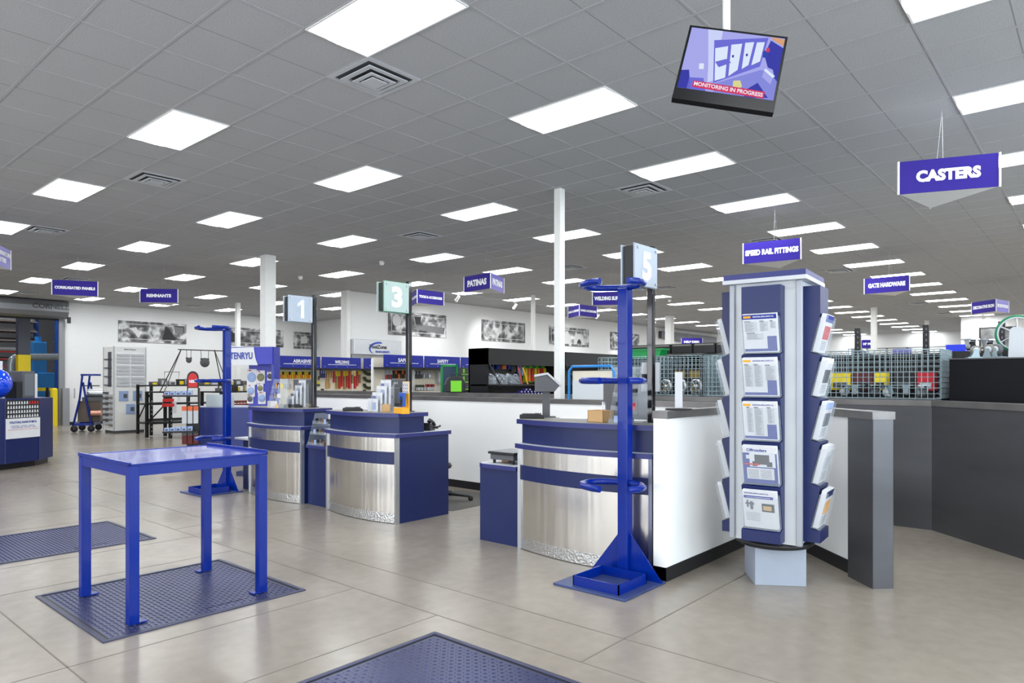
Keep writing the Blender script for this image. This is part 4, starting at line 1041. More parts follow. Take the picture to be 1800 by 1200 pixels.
def prow(n, px0, px1, py0, py1, Yb, m1s, m2s, name, what, where, cat, group, gap=.12, jit=0, **k):
    for i in range(n):
        a = px0 + (px1 - px0) * i / n; b = px0 + (px1 - px0) * (i + 1 - gap) / n
        j = jit * random.random()
        pack(a, b, py0, py1 + j, Yb, m1s[i % len(m1s)], m2s[(i * 5 + 1) % len(m2s)], name, '%s %s from the left %s' % (ORD[i], what, where), cat, group, **k)
YA = 49.28; YB = 41.28
prow(15, 488, 546, 653, 665, YA, [YEL, YEL, BLACKP], [ORANGE, YEL, GOLD], 'carded_pack', 'yellow carded pack', 'in the ABRASIVES row', 'package', 'yellow packs in the ABRASIVES bay')
prow(4, 549, 561, 655, 668, YA, [LGREY, PAPER], [GREYP, TAN], 'clear_pack', 'pale small pack', 'at the right of the ABRASIVES bay', 'package', 'pale packs in the ABRASIVES bay')
prow(2, 553, 562, 671, 679, YA, [YEL], [GREYP], 'tape_roll', 'yellow and grey pack', 'lower in the ABRASIVES bay', 'package', 'yellow and grey packs')
prow(4, 497, 512, 668, 682, YA, [PAPER], [LGREY], 'flat_box', 'flat white box', 'under the ABRASIVES packs', 'box', 'flat white boxes')
prow(5, 562, 571, 650, 664, YA, [HDR, LGREY], [HDR, GREYP], 'carded_pack', 'blue small card', 'at the left of the WELDING bay', 'package', 'blue cards in the WELDING bay') 
prow(4, 573, 584, 647, 663, YA, [TAN], [TAN], 'brush_pack', 'tan brush pack', 'in the WELDING bay', 'package', 'tan brush packs', gap=.08, jit=2)
prow(3, 572, 580, 665, 682, YA, [TAN], [TAN], 'brush_pack', 'tan brush pack', 'in the lower WELDING row', 'package', 'lower tan brush packs')
for i, (a, ln) in enumerate(((585, 672), (589, 683), (594, 683), (598.5, 679), (603, 684), (607.5, 681), (612, 683), (616.5, 674), (621, 683), (625, 678), (629.5, 673))):
    pack(a, a + 4, 652, ln, YA, YEL if i % 3 else PINK, [PINK, mat('khaki_strip', (150, 128, 96), .5), RED][i % 3], 'rod_tube', '%s long red and yellow rod tube from the left in the WELDING bay' % ORD[i], 'package', 'long rod tubes in the WELDING bay', split=(0, .72))
prow(7, 582, 632, 687, 697, YA, [YEL], [ORANGE, GOLD], 'tape_measure', 'yellow and orange carded tape', 'low in the WELDING bay', 'package', 'yellow tapes in the WELDING bay', split=(0, .6))
pack(564, 569, 683, 692, YA, BLACKP, BLACK, 'black_pouch', 'small black pouch at the lower left of the WELDING bay', 'pouch')
for i, yy in enumerate((652, 664, 676, 687)):
    a = onY(638, yy, YA); b = onY(657, yy, YA); w = b[0] - a[0]; pts = [(w * (.5 - .5 * math.cos(q)), -.1, -.42 * math.sin(q)) for q in [PI * k / 12 for k in range(13)]]
    o = MB().tube(pts, .09, 8).tube([(p[0] * .8 + w * .1, -.16, p[2] * .8) for p in pts], .07, 8).build('hanging_belt', DGREEN, loc=(a[0], YA, a[2] + .1)); tag(o, '%s dark curved belt from the top in the CUTTING bay' % ORD[i], 'belt', 'curved belts in the CUTTING bay')
prow(4, 659, 671, 645, 664, YA, [LGREY], [SILVER], 'clear_bag', 'clear hanging bag', 'right of the curved belts', 'bag', 'clear bags in the CUTTING bay', jit=3)
prow(5, 655, 669, 675, 687, YA, [YEL, BLACKP], [YEL], 'marker_pack', 'yellow and black pack', 'under the clear bags', 'package', 'yellow packs in the CUTTING bay')
# SAFETY bays
prow(4, 676, 689, 650, 667, YB, [LGREY, PAPER], [GREYP, PINK], 'clear_bag', 'pale hanging bag', 'at the left of the first SAFETY bay', 'bag', 'pale bags in the first SAFETY bay', jit=3)
prow(6, 690, 714, 651, 665, YB, [BLACKP, ORANGE, DRED], [BLACKP, DGREEN, ORANGE], 'safety_glasses', 'dark safety glasses pack', 'left of pole 3', 'glasses', 'safety glasses left of pole 3')
prow(5, 728, 741, 652, 665, YB, [LGREY, GREYP], [GREYP], 'safety_glasses', 'grey safety glasses pack', 'right of pole 3', 'glasses', 'safety glasses right of pole 3')
prow(3, 742, 756, 652, 664, YB, [PAPER, LGREY], [SKYB, SILVER], 'clear_pack', 'small pale pack', 'between the two SAFETY bays', 'package', 'pale packs between the SAFETY bays')
prow(3, 730, 746, 676, 686, YB - .35, [DGREEN], [LGREY], 'small_tin', 'dark green tin', 'on the SAFETY shelf', 'tin', 'green tins on the SAFETY shelf', th=.3)
prow(5, 747, 764, 675, 686, YB - .35, [PINK, DRED], [PAPER], 'small_tin', 'red and white tin', 'on the SAFETY shelf', 'tin', 'red tins on the SAFETY shelf', th=.3)
a = onY(727, 687, YB); b = onY(765, 687, YB)
tag(B(a[0], b[0], YB - .9, YB - .01, a[2] - .1, a[2]).build('goods_shelf', CREAM), 'short cream shelf holding the tins in the SAFETY bay', 'shelf')
GL = [(0, 0), (.36, 0), (.4, -.35), (.5, -.3), (.56, -.38), (.44, -.6), (.4, -.95), (.34, -.97), (.31, -.66), (.29, -1.05), (.22, -1.07), (.2, -.68), (.17, -1.03), (.1, -1.01), (.1, -.66), (.06, -.9), (.0, -.86), (-.02, -.4)]
def glove(px, py, m, label, k=1.0):
    a = onY(px, py, YB); t = thing('glove_pair', label, 'gloves', (a[0], YB, a[2]), 0, 'gloves hanging in the SAFETY bay')
    MB().slab([(p[0] * k, p[1] * k) for p in GL], (0, -.04, 0), (1, 0, 0), (0, 0, 1), (0, -.09, 0)).build('glove', m, t, bevel=.02)
    MB().slab([(p[0] * k, p[1] * k) for p in GL], (.08, -.16, -.05), (1, 0, 0), (0, 0, 1), (0, -.09, 0)).build('glove', m, t, bevel=.02)
    B(0, .4 * k, -.2, 0, -.05, .1).build('header_card', PAPER, t)
for i, (px, py, m, nm) in enumerate(((766, 653, LGREY, 'white'), (776, 653, BLACKP, 'black'), (784, 652, BLACKP, 'second black'), (790, 653, LGREY, 'grey and white'), (797, 653, TAUPE, 'tan grey'), (803, 654, GREYP, 'dark grey'), (777, 674, BLACKP, 'lower black'))):
    glove(px, py, m, nm + ' glove pair hanging in the SAFETY bay right of pole 3', .95)
bk = onY(800, 694, YB); t = thing('tool_bag', 'black tool bag on the lower right of the SAFETY bay', 'bag', (bk[0], YB - .1, bk[2]))
MB().slab([(0, 0), (.95, 0), (1.0, .7), (.8, 1.15), (.5, 1.25), (.15, 1.1), (-.02, .6)], (0, 0, 0), (1, 0, 0), (0, 0, 1), (0, -.4, 0)).build('body', BLACKP, t, bevel=.08); B(.35, .5, -.42, -.4, .5, .95).build('reflective_patch', LGREY, t)
# lime and black boxes (three stacked)
for i in range(3):
    a = onY(812, 697 - i * 16.6, 38.0); w = onY(831, 690, 38.0)[0] - a[0]; h = .52 * 16.2 / 16
    zb = 4.45 + i * .59; t = thing('product_box', '%s black product box with lime marks from the bottom of the stack' % ORD[i], 'box', (a[0], 38.0, zb), 0, 'stack of black and lime boxes')
    B(0, w, 0, .7, 0, .57).build('carton', mat('charcoal_box', (62, 66, 66), .5), t); B(0, w, -.006, 0, .0, .06).build('lime_band', LIME, t); B(w * .1, w * .25, -.006, 0, .15, .45).build('lime_mark', LIME, t); B(w * .5, w * .85, -.006, 0, .2, .4).build('printed_block', GREYP, t)
tag(B(39.0, 44.5, 37.9, 39.4, 0, 4.44).build('display_plinth', STEELDK), 'dark steel plinth under the stacked black and lime boxes', 'plinth')
# black glossy case with goods
GB = mat('gloss_black_panel', (16, 17, 20), .16, spec=.4, coat=.2)
def case(x0, x1, y, label, side=True):
    t = thing('display_cabinet', label, 'cabinet', (x0, y, 0)); w = x1 - x0; zt = 7.05
    MB().slab([(0, 6.1), (0, zt), (1.5, zt), (1.5, 0), (1.4, 0), (1.4, 6.1)], (0, 0, 0), (0, 1, 0), (0, 0, 1), (w, 0, 0)).build('canopy', GB, t)
    B(0, .12, 0, 1.5, 0, zt).build('side_panel', BLACK, t); B(w - .12, w, 0, 1.5, 0, zt).build('side_panel', BLACK, t)
    B(.12, w - .12, 1.3, 1.4, 0, 6.1).build('back_panel', BLACKP, t)
    MB().slab([(-.9, 4.86), (-.9, 4.95), (0, 4.95), (1.3, 4.95), (1.3, 4.86)], (0, 0, 0), (0, 1, 0), (0, 0, 1), (w, 0, 0)).build('shelf', BLACK, t)
    MB().slab([(-.9, 4.95), (0, 6.2), (0, 6.0), (-.8, 4.95)], (.15, 0, 0), (0, 1, 0), (0, 0, 1), (.04, 0, 0)).build('brace', BLACK, t)
    B(0, w, -1.1, 1.3, 0, 4.2).build('base_cabinet', BLACK, t)
    return t
case(28.95, 36.2, 27.0, 'glossy black display cabinet with hanging goods above the half wall')
case(36.4, 44.5, 27.0, 'second glossy black display cabinet behind the slim white column')
YC = 28.25
def crow(*a, **k): prow(*a, **k)
prow(3, 866, 896, 635, 649, YC, [SKYB], [ORANGE, INK], 'blue_box', 'orange and blue pack', 'in the top row of the black cabinet', 'box', 'orange and blue packs in the black cabinet', th=.3)
prow(3, 897, 905, 633, 651, YC, [BLACKP, LGREY], [GREYP], 'clear_bag', 'dark hanging bag', 'in the black cabinet', 'bag', 'dark bags in the black cabinet', jit=3)
prow(2, 909, 918, 636, 660, YC, [mat('lilac_pack', (160, 150, 205), .5)], [SKYB], 'lilac_pack', 'lilac hanging pack', 'in the black cabinet', 'package', 'lilac packs in the black cabinet')
prow(7, 919, 957, 641, 672, YC, [LIME, GREEN], [ORANGE, YEL, RED], 'marker_tube', 'green and orange tall pack', 'in the black cabinet', 'package', 'green packs in the black cabinet', split=(.05, .8), th=.2)
prow(4, 961, 974, 635, 643, YC, [LGREY, TAN], [PINK, LGREY], 'clear_bag', 'pale bag', 'at the right end of the black cabinet', 'bag', 'pale bags in the black cabinet')
prow(4, 961, 974, 645, 664, YC, [DGREEN, GREYP], [LIME, DGREEN], 'hanging_bag', 'dark green bag', 'at the right end of the black cabinet', 'bag', 'green bags in the black cabinet')
for i, (px, w, nm) in enumerate(((872, 1.0, 'left'), (898, 1.0, 'right'))):
    a = onY(px, 676, 26.4); t = thing('parts_bin', '%s clear bin heaped with silver bags in the black cabinet' % nm, 'bin', (a[0], 26.4, 4.95))
    MB().box(0, w, 0, .02, 0, .45).box(0, w, .75, .77, 0, .6).box(0, .02, 0, .77, 0, .5).box(w - .02, w, 0, .77, 0, .5).build('bin_walls', ACRYL, t)
    mh = MB()
    for k in range(40): mh.obox((.1 + .8 * random.random(), .1 + .55 * random.random(), .08 + .5 * random.random()), (.2, .16, .05), Matrix.Rotation(random.random() * 3, 3, (random.random(), random.random(), 1)))
    h = mh.build('bagged_hardware', mat('bag_silver', (170, 176, 186), .25, metal=.5, noise=.5, nscale=30)); h.location = Vector((a[0], 26.4, 4.96)) * U; tag(h, 'loose silver bags of hardware in the %s clear bin' % nm, 'hardware', kind='stuff')
for i, (px, m, tilt) in enumerate(((917, PINK, .0), (927, GOLD, .1))):
    a = onY(px, 678, 26.3); o = MB().slab([(0, 0), (.12, 0), (-.25 - tilt, 1.0), (-.35 - tilt, 1.0)], (0, 0, 0), (1, 0, 0), (0, 0, 1), (0, .03, 0)).build('ruler_card', m, loc=(a[0], 26.3, 4.952)); tag(o, ('pink', 'amber')[i] + ' slanted card leaning on the shelf of the black cabinet', 'card')
# small label boxes on the ledge
k = 0
for r, (a, b) in enumerate(((886, 955), (888, 955), (914, 955), (922, 935))):
    n = max(1, int((b - a) / 5.2))
    for i in range(n):
        px = a + (b - a) * (i + .5) / n; p = onY(px, 702, 25.95)
        t = thing('label_box', '%s blue white-labelled box from the left, %s ledge row' % (ORD[i], ORD[r]), 'box', (p[0], 25.95, 4.205 + r * .125), 0, 'small labelled boxes on the cabinet ledge')
        B(-.07, .07, 0, .3, 0, .12).build('carton', mat('indigo_box', (48, 40, 120), .5), t); B(-.055, .055, -.004, 0, .03, .09).build('end_label', PAPER, t)
# green frame board and black bag
t = thing('menu_board', 'dark blue slatted board with a green frame left of the black cabinet', 'board', (28.2, 30.0, 0), -.3)
for a in ((-.05, .05, 0, 6.1), (.95, 1.05, 0, 6.1)): B(a[0], a[1], -.05, .05, a[2], a[3]).build('green_post', GREEN, t)
B(-.05, 1.05, -.05, .05, 6.0, 6.12).build('top_rail', GREEN, t); B(.06, .94, -.03, .03, 1.0, 6.0).build('slatted_board', mat('slate_board', (48, 66, 88), .4), t)
t = thing('equipment_bag', 'black rounded bag with a lime label on the ledge beside the green frame', 'bag', (27.3, 27.9, 4.5), -.6)
MB().slab([(-.55, 0), (.55, 0), (.58, .45), (.45, .8), (.2, .92), (-.2, .92), (-.45, .8), (-.58, .45)], (0, 0, 0), (1, 0, 0), (0, 0, 1), (0, .4, 0)).build('bag_body', BLACKP, t, bevel=.06)
B(-.28, .34, -.012, 0, .04, .66).build('lime_label', LIME, t); MB().tube([(-.3, .2, .85), (-.2, .2, 1.05), (.2, .2, 1.05), (.3, .2, .85)], .03, 8).build('handle', BLACKP, t)

# ================================================================== RIGHT SIDE: baskets, castors, black case
def wirebasket(loc, wy, dx, h, label, rz=0, step=.19):
    t = thing('wire_basket', label, 'basket', loc, rz); r = .0135
    def grid(name, fn, a, b):
        m = MB(); na = max(2, round(a / step)); nb = max(2, round(b / step))
        for i in range(na + 1): m.tube([fn(a * i / na, 0), fn(a * i / na, b)], r, 4, caps=False)
        for j in range(nb + 1): m.tube([fn(0, b * j / nb), fn(a, b * j / nb)], r, 4, caps=False)
        m.build(name, ZINC, t)
    grid('front_mesh', lambda u, v: (0, u, v), wy, h); grid('rear_mesh', lambda u, v: (dx, u, v), wy, h)
    grid('side_mesh', lambda u, v: (u, 0, v), dx, h); grid('side_mesh', lambda u, v: (u, wy, v), dx, h); grid('floor_mesh', lambda u, v: (v, u, .02), wy, dx)
    MB().tube([(0, 0, h), (dx, 0, h), (dx, wy, h), (0, wy, h)], .022, 6, closed=True).build('rim', ZINC, t)
    for (x, y) in ((0, 0), (0, wy)):
        m = MB()
        for k in range(14): m.tube([(x - .03 + .045 * math.cos(q), y + .045 * math.sin(q), h * (k + q / 7) / 14) for q in (0, 1.5, 3, 4.5, 6)], .008, 4, caps=False)
        m.build('corner_spiral', ZINC, t)
    return t
ZL = 4.5
tag(B(27.95, 31.2, 4.6, 19.2, 0, 4.485).build('stock_cabinet', BLACK), 'long black cabinet behind the steel wall carrying the wire baskets', 'cabinet')
for i, (y0, wy, lb) in enumerate(((4.45, 4.4, 'rightmost galvanised wire basket, the one beside the black case'), (9.1, 4.2, 'galvanised wire basket right of the brochure tower corner, partly behind it'), (13.5, 2.5, 'galvanised wire basket behind the round based card'), (16.2, 2.6, 'galvanised wire basket left of the number 5 pole'))):
    wirebasket((28.15, y0, ZL), wy, 2.4, 1.78, lb)
def caster(loc, rz, label, wm, fm, r=.3, name='caster', group=None, plate=None):
    t = thing(name, label, 'caster', loc, rz, group); z = r + .02
    MB().lathe([(.04, -.1), (r * .78, -.11), (r * .98, -.08), (r, -.03), (r, .03), (r * .98, .08), (r * .78, .11), (.04, .1)], (0, 0, z), 24, 'y').build('wheel', wm, t)
    MB().lathe([(0, -.12), (r * .6, -.12), (r * .6, .12), (0, .12)], (0, 0, z), 20, 'y').build('hub', LGREY, t)
    for sy in (-1, 1):
        MB().slab([(-.05, -.04), (.05, -.04), (.16, r + .08), (-.1, r + .08)], (0, sy * .135, z), (1, 0, 0), (0, 0, 1), (0, .02 * sy, 0)).build('fork_leg', fm, t)
    B(-.24, .26, -.2, .2, z + r + .07, z + r + .11).build('mounting_plate', fm, t)
    MB().cyl((0, -.17, z), (0, .17, z), .03, 8).build('axle', fm, t)
    return t
# castors and boxed goods inside the baskets
YW = mat('yellow_box', (236, 208, 30), .4); RB = mat('red_box', (206, 30, 50), .4)
MRN = mat('maroon_box', (88, 34, 38), .5)
for k, (pa, pb, m) in enumerate(((1612, 1642, RB), (1574, 1606, BLACKP), (1536, 1557, YW), (1497, 1534, MRN), (1459, 1495, YW), (1420, 1455, BLACKP))):
    ya = onX(pb, 680, 29.2)[1]; yb = onX(pa, 680, 29.2)[1]; w = yb - ya
    t = thing('parts_carton', '%s boxed caster from the right in the rightmost wire basket' % ORD[k], 'box', (29.2, ya, ZL + .3), 0, 'boxes in the rightmost wire basket')
    B(0, .6, 0, w, 0, .66).build('carton', m, t); B(-.01, 0, w * .15, w * .85, .06, .3).build('label_panel', (LGREY, GREYP, BLACKP, BLACKP, GREYP, GREYP)[k], t)
    B(.05, .55, .02, w - .02, -.28, 0).build('wire_stand', BLACKP, t)
for i in range(7):
    caster((28.6 + (i % 2) * .5, 5.1 + i * .55, ZL + .04), .5 + i, '%s small caster from the right on the floor of the rightmost basket' % ORD[i], (GREYP, BLACKP, LGREY)[i % 3], ZINC, .17, group='casters in the rightmost basket')
for i in range(4):
    caster((28.7, 9.9 + i * .8, ZL + .04), 1.3 + i, '%s black caster from the right in the second basket' % ORD[i], (BLACKP, GREYP)[i % 2], ZINC, .2, group='casters in the second basket')
for i, (y, lb) in enumerate(((13.95, 'silver spoked wheel in the basket right of the white upright card'), (14.7, 'larger silver spoked wheel in the basket behind the white upright card'), (15.45, 'silver spoked wheel in the basket left of the white upright card'))):
    t = thing('spoked_wheel', lb, 'wheel', (28.7, y, ZL + .38), -.3)
    MB().lathe([(.3, -.06), (.36, -.05), (.36, .05), (.3, .06), (.3, -.06)], (0, 0, 0), 28, 'x').build('rim', SILVER, t); MB().lathe([(0, -.08), (.1, -.08), (.1, .08), (0, .08)], (0, 0, 0), 16, 'x').build('hub', SILVER, t)
    for q in range(8): MB().cyl((0, .08 * math.cos(q * PI / 4), .08 * math.sin(q * PI / 4)), (0, .31 * math.cos(q * PI / 4), .31 * math.sin(q * PI / 4)), .018, 5).build('spoke', SILVER, t)
for i in range(5):
    t = thing('stacked_box', '%s dark yellow box from the bottom left in the basket behind pole 5' % ORD[i], 'box', (29.4, 14.0 + (i % 3) * .75, ZL + .04 + (i // 3) * .62), 0, 'dark boxes behind pole 5')
    B(0, .7, 0, .7, 0, .6).build('carton', BLACKP, t); B(-.008, 0, .08, .62, .12, .46).build('label_panel', mat('ochre_label', (120, 100, 20), .5), t)
for i in range(3):
    t = thing('clear_bin', '%s clear plastic bin in the basket left of pole 5' % ORD[i], 'bin', (29.0, 16.4 + i * .8, ZL + .04), 0, 'clear bins left of pole 5')
    MB().box(0, .6, 0, .02, 0, 1.3).box(0, .6, .6, .62, 0, 1.3).box(0, .02, 0, .62, 0, 1.3).box(.58, .6, 0, .62, 0, 1.3).box(0, .6, 0, .62, 0, .02).build('walls', mat('milky_plastic', (200, 210, 215), .3, alpha=.6), t)
# tall black racks behind the baskets
def blackrack(x, y0, y1, h, label, posts=True):
    t = thing('stock_rack', label, 'rack', (x, y0, 0)); w = y1 - y0
    B(1.3, 1.4, 0, w, .2, h).build('back_panel', BLACK, t)
    n = int(h / 1.1)
    for i in range(n): B(0, 1.3, 0, w, .4 + i * (h - .5) / (n - 1) - .05, .4 + i * (h - .5) / (n - 1)).build('shelf', BLACKP, t)
    for yy in (0, w - .12):
        for xx in (0, 1.2): B(xx, xx + .12, yy, yy + .12, 0, h).build('post', BLACK, t)
    return t
blackrack(33.0, 3.4, 12.9, 6.35, 'tall black stock rack behind the rightmost wire basket')
blackrack(33.0, 13.2, 21.0, 6.6, 'tall black stock rack behind the baskets left of the brochure tower')
for i in range(6):
    t = thing('stock_bin', '%s black stock bin from the left on the rack under the HELP DESK sign' % ORD[i], 'bin', (33.15, 20.0 - i * 1.25, 6.605), 0, 'black bins on the tall rack')
    B(0, 1.0, -1.15, 0, 0, .5).build('bin_body', BLACKP, t); B(-.015, 0, -1.1, -.05, .38, .46).build('label_strip', TAUPE, t)
gp = onX(1110, 622, 33.3); 
for i, (y0, w, h, lb) in enumerate(((20.1, 1.2, .75, 'larger green plastic crate on the rack left of pole 5'), (18.8, 1.1, .7, 'smaller green plastic crate on the rack left of pole 5'))):
    pass
t = thing('green_crate', 'green plastic crate on top of the cabinet left of the number 5 pole', 'crate', (30.8, 16.9, 4.5), 0)
# crate sits on a rack upright pair so it rests at the seen height
B(-.0, .45, 0, 2.05, 0, 1.75).build('stand', BLACK, t); MB().slab([(0, 0), (2.1, 0), (2.3, .5), (-.15, .5)], (-.15, 0, 1.75), (0, 1, 0), (0, 0, 1), (.7, 0, 0)).build('crate_body', GREEN, t, bevel=.03); B(-.2, .6, -.2, 2.35, 2.2, 2.27).build('rim', GREEN, t)
for (px, top, lb, X) in ((1508, 577, 'slotted black rack post left of the GATE HARDWARE column', 36.0), (1628, 571, 'slotted black rack post right of the GATE HARDWARE column', 36.0), (1761, 565, 'short slotted black rack post beside the green wheel', 36.0)):
    b = onX(px, top, X); t = thing('rack_post', lb, 'post', (X, b[1], 0)); zt = b[2]
    B(-.12, .12, -.12, .12, 0, zt).build('channel', BLACKP, t); m = MB()
    for k in range(int(zt * 4)): B(-.128, -.12, -.05, .0, .2 + k * .25, .3 + k * .25).build('slot', mat('slot_light', (110, 110, 112), .6), t) if k > 18 else None
# black case with castors on top
bc = thing('black_case', 'large glossy black case on the steel wall at the right edge', 'cabinet', (28.15, -1.6, 0))
B(0, 2.6, 0, 5.78, 0, 5.9).build('case_body', mat('case_black', (14, 14, 17), .4, spec=.12), bc, bevel=.02); B(-.02, 2.62, -.02, 5.8, 5.9, 5.94).build('case_top', STEELDK, bc)
b2 = thing('stock_box', 'lower black box behind the casters at the right', 'cabinet', (31.3, -1.6, 0)); B(0, 1.6, 0, 6.3, 0, 6.3).build('case_body', BLACK, b2)
for (px, r, wm, nm) in ((1715, .2, TAUPE, 'leftmost grey'), (1740, .22, TAUPE, 'middle grey and blue'), (1752, .22, GREYP, 'right grey and blue')):
    p = onX(px, 628, 28.6); r *= .82; c = caster((28.6, p[1], 5.945 + 2 * r + .13), 1.9 if px < 1730 else 1.2, nm + ' caster lying wheel up on the black case', wm, ZINC, r); c.rotation_euler.x = PI
for (px, r) in ((1706, .22), (1737, .19)):
    p = onX(px, 612, 31.8); r *= .8; caster((31.8, p[1], 6.305), .9, ('black caster at the left' if px < 1710 else 'black caster in the middle') + ' of the rear black box', RUBBER, SILVER, r)
for i, px in enumerate((1758, 1768)):
    p = onX(px, 612, 31.8); 
gw = onX(1788, 586, 28.9); t = thing('hand_wheel', 'large steel wheel with a green rim and spokes at the right edge', 'wheel', (28.9, gw[1], gw[2]), 0.02); Rw = .62
MB().lathe([(Rw * .9, -.08), (Rw, -.09), (Rw * 1.03, 0), (Rw, .09), (Rw * .9, .08), (Rw * .9, -.08)], (0, 0, 0), 40, 'x').build('tyre', mat('green_tyre', (28, 120, 84), .4), t)
MB().lathe([(Rw * .84, -.07), (Rw * .9, -.085), (Rw * .9, .085), (Rw * .84, .07), (Rw * .84, -.07)], (0, 0, 0), 40, 'x').build('rim', LGREY, t)
MB().lathe([(0, -.14), (.14, -.14), (.14, .14), (0, .14)], (0, 0, 0), 16, 'x').build('hub', SILVER, t)
for q in range(6):
    a = q * PI / 3 + .5; MB().cyl((0, .1 * math.cos(a), .1 * math.sin(a)), (0, Rw * .86 * math.cos(a), Rw * .86 * math.sin(a)), .025, 6).build('spoke', SILVER, t)
for sx in (-.2, .17): MB().slab([(-.24, 5.945 - gw[2]), (.24, 5.945 - gw[2]), (.2, .12), (.1, .22), (-.1, .22), (-.2, .12)], (sx, -.0, 0), (0, -1, 0), (0, 0, 1), (.03, 0, 0)).build('bracket_plate', LGREY, t)
p = onX(1680, 612, 34.5); t = thing('blue_bin', 'bright blue tub with white marks behind the right wire basket', 'bin', (34.5, p[1], 0)); q = onX(1663, 606, 34.5); w = (q[1] - p[1])
B(0, .8, -w, w, 0, 6.1).build('stand', BLACK, t); B(-.05, .8, -w, w, 6.1, q[2]).build('tub', mat('bright_blue_tub', (30, 60, 230), .35), t)
MB().slab([(-.3, .1), (-.05, .16), (.3, .1), (.1, .22), (-.1, .25)], (-.06, 0, 6.15), (0, -1, 0), (0, 0, 1), (-.01, 0, 0)).build('printed_mark', PAPER, t)
t = thing('purple_board', 'low violet board seen over the top of the wire basket', 'sign', (36.5, 11.0, 0)); a = onX(1569, 613, 36.5); b = onX(1602, 611, 36.5)
t.location = Vector((36.5, b[1], 0)) * U; B(0, .1, 0, a[1] - b[1], 6.35, a[2]).build('board', SIGNL, t); B(0, .1, .2, .35, 0, 6.35).build('post', BLACKP, t)
t = thing('steel_hood', 'grey sloping sheet metal hood above the wire basket', 'hood', (36.6, 14.0, 0)); a = onX(1496, 612, 36.6); b = onX(1535, 620, 36.6)
t.location = Vector((36.6, b[1], 0)) * U; w = a[1] - b[1]; MB().slab([(0, 0), (w, 0), (w, a[2]), (w * .75, a[2]), (0, 6.4)], (0, 0, 0), (0, 1, 0), (0, 0, 1), (.8, 0, 0)).build('hood_body', mat('grey_sheet', (140, 152, 158), .4, metal=.3), t)

# ================================================================== LEFT SIDE
# angled sample counter
poly = [(4, 47.3), (6.8, 47.2), (10.77, 48.0), (12.74, 49.1), (13.85, 50.6), (13.85, 55), (4, 55)]
t = thing('sample_counter', 'navy angled counter cut off by the left edge with tag board and white notice', 'counter', (0, 0, 0))
MB().prism(poly, .35, 4.1).build('cabinet', NAVY, t)
MB().prism([(p[0] * .985, p[1] * .996 + .45) for p in poly], 0, .35).build('plinth', BLACK, t)
for a in (poly[2], poly[3]): MB().cyl((a[0], a[1] - .01, .35), (a[0], a[1] - .01, 4.1), .03, 6).build('panel_joint', NAVYTOP, t)
A = Vector((*poly[2], 0)); Bv = Vector((*poly[3], 0)); d = (Bv - A).normalized(); n = Vector((d.y, -d.x, 0)); Lw = (Bv - A).length
MB().slab([(.0, 2.95), (Lw - .05, 2.95), (Lw - .05, 4.02), (0, 4.02)], A + n * .01, d, (0, 0, 1), n * .03).build('tag_board', BLACKP, t)
MB().slab([(.0, 1.78), (Lw - .0, 1.78), (Lw - .0, 2.95), (0, 2.95)], A + n * .012, d, (0, 0, 1), n * .03).build('notice', PAPER, t)
for r in range(4):
    for c in range(12):
        if r > 2 and c > 7: mm = RED
        else: mm = PAPER
        MB().slab([(0, 0), (.11, 0), (.085, .17), (.025, .17)], A + d * (.1 + c * .175) + n * .042 + Vector((0, 0, 3.0 + r * .26)), d, (0, 0, 1), n * .01).build('sample_tag', mm, t)
MB().slab([(.12, 2.28), (Lw - .12, 2.28), (Lw - .12, 2.3), (.12, 2.3)], A + n * .043, d, (0, 0, 1), n * .003).build('border_line', RED, t)
text('STRUCTURAL SHAPES OF METAL', 'lettering', INK, t, A + d * (Lw / 2) + n * .045 + Vector((0, 0, 2.72)), d, (0, 0, 1), .13, Lw * .8)
text('CHANNEL   ANGLE   I-BEAM\nTUBE SQUARE   ROUND   PIPE', 'lettering', INK, t, A + d * (Lw / 2) + n * .045 + Vector((0, 0, 2.45)), d, (0, 0, 1), .18, Lw * .72, bold=.0)
t = thing('computer_tower', 'grey equipment cabinet with a white side panel on the left counter', 'machine', (12.1, 50.5, 4.1), .45)
B(-.1, .72, -.3, .8, 0, 1.65).build('body', GREYP, t, bevel=.03); B(.0, .62, -.32, -.3, .15, 1.5).build('door_panel', mat('slate_panel', (104, 110, 116), .4), t); B(.72, .92, -.25, .75, 0, 1.5).build('white_panel', PAPER, t); B(-.5, -.1, -.3, .6, 0, 1.0).build('black_base', BLACKP, t)
o = MB().lathe([(.9 * math.sin(a), -.9 * math.cos(a)) for a in [PI * i / 16 for i in range(17)]], (0, 0, .9), 32).build('blue_ball', mat('glossy_blue_ball', (10, 70, 220), .08, coat=1), None, loc=(10.6, 49.6, 4.1)); tag(o, 'large glossy blue ball on the left counter, cut off by the photo edge', 'ball')
t = thing('white_carton', 'white carton behind the glossy blue ball', 'box', (11.2, 52.6, 4.1), .2); B(-.5, .5, 0, .8, 0, 2.3).build('carton', PAPER, t)
# door protection
t = thing('bollard', 'yellow round bollard at the right side of the roll-up door', 'bollard', (25.05, 91.1, 0)); MB().cyl((0, 0, 0), (0, 0, 4.2), .36, 20).build('post', YEL, t); MB().lathe([(.36, 4.2), (.2, 4.3), (0, 4.34)], seg=20).build('cap', YEL, t)
t = thing('corner_guard', 'grey steel guard protecting the door jamb', 'guard', (26.25, 91.4, 0)); B(-.3, .38, -.25, .25, 0, 4.3).build('guard_shell', mat('guard_grey', (150, 152, 158), .4, metal=.3), t, bevel=.02)
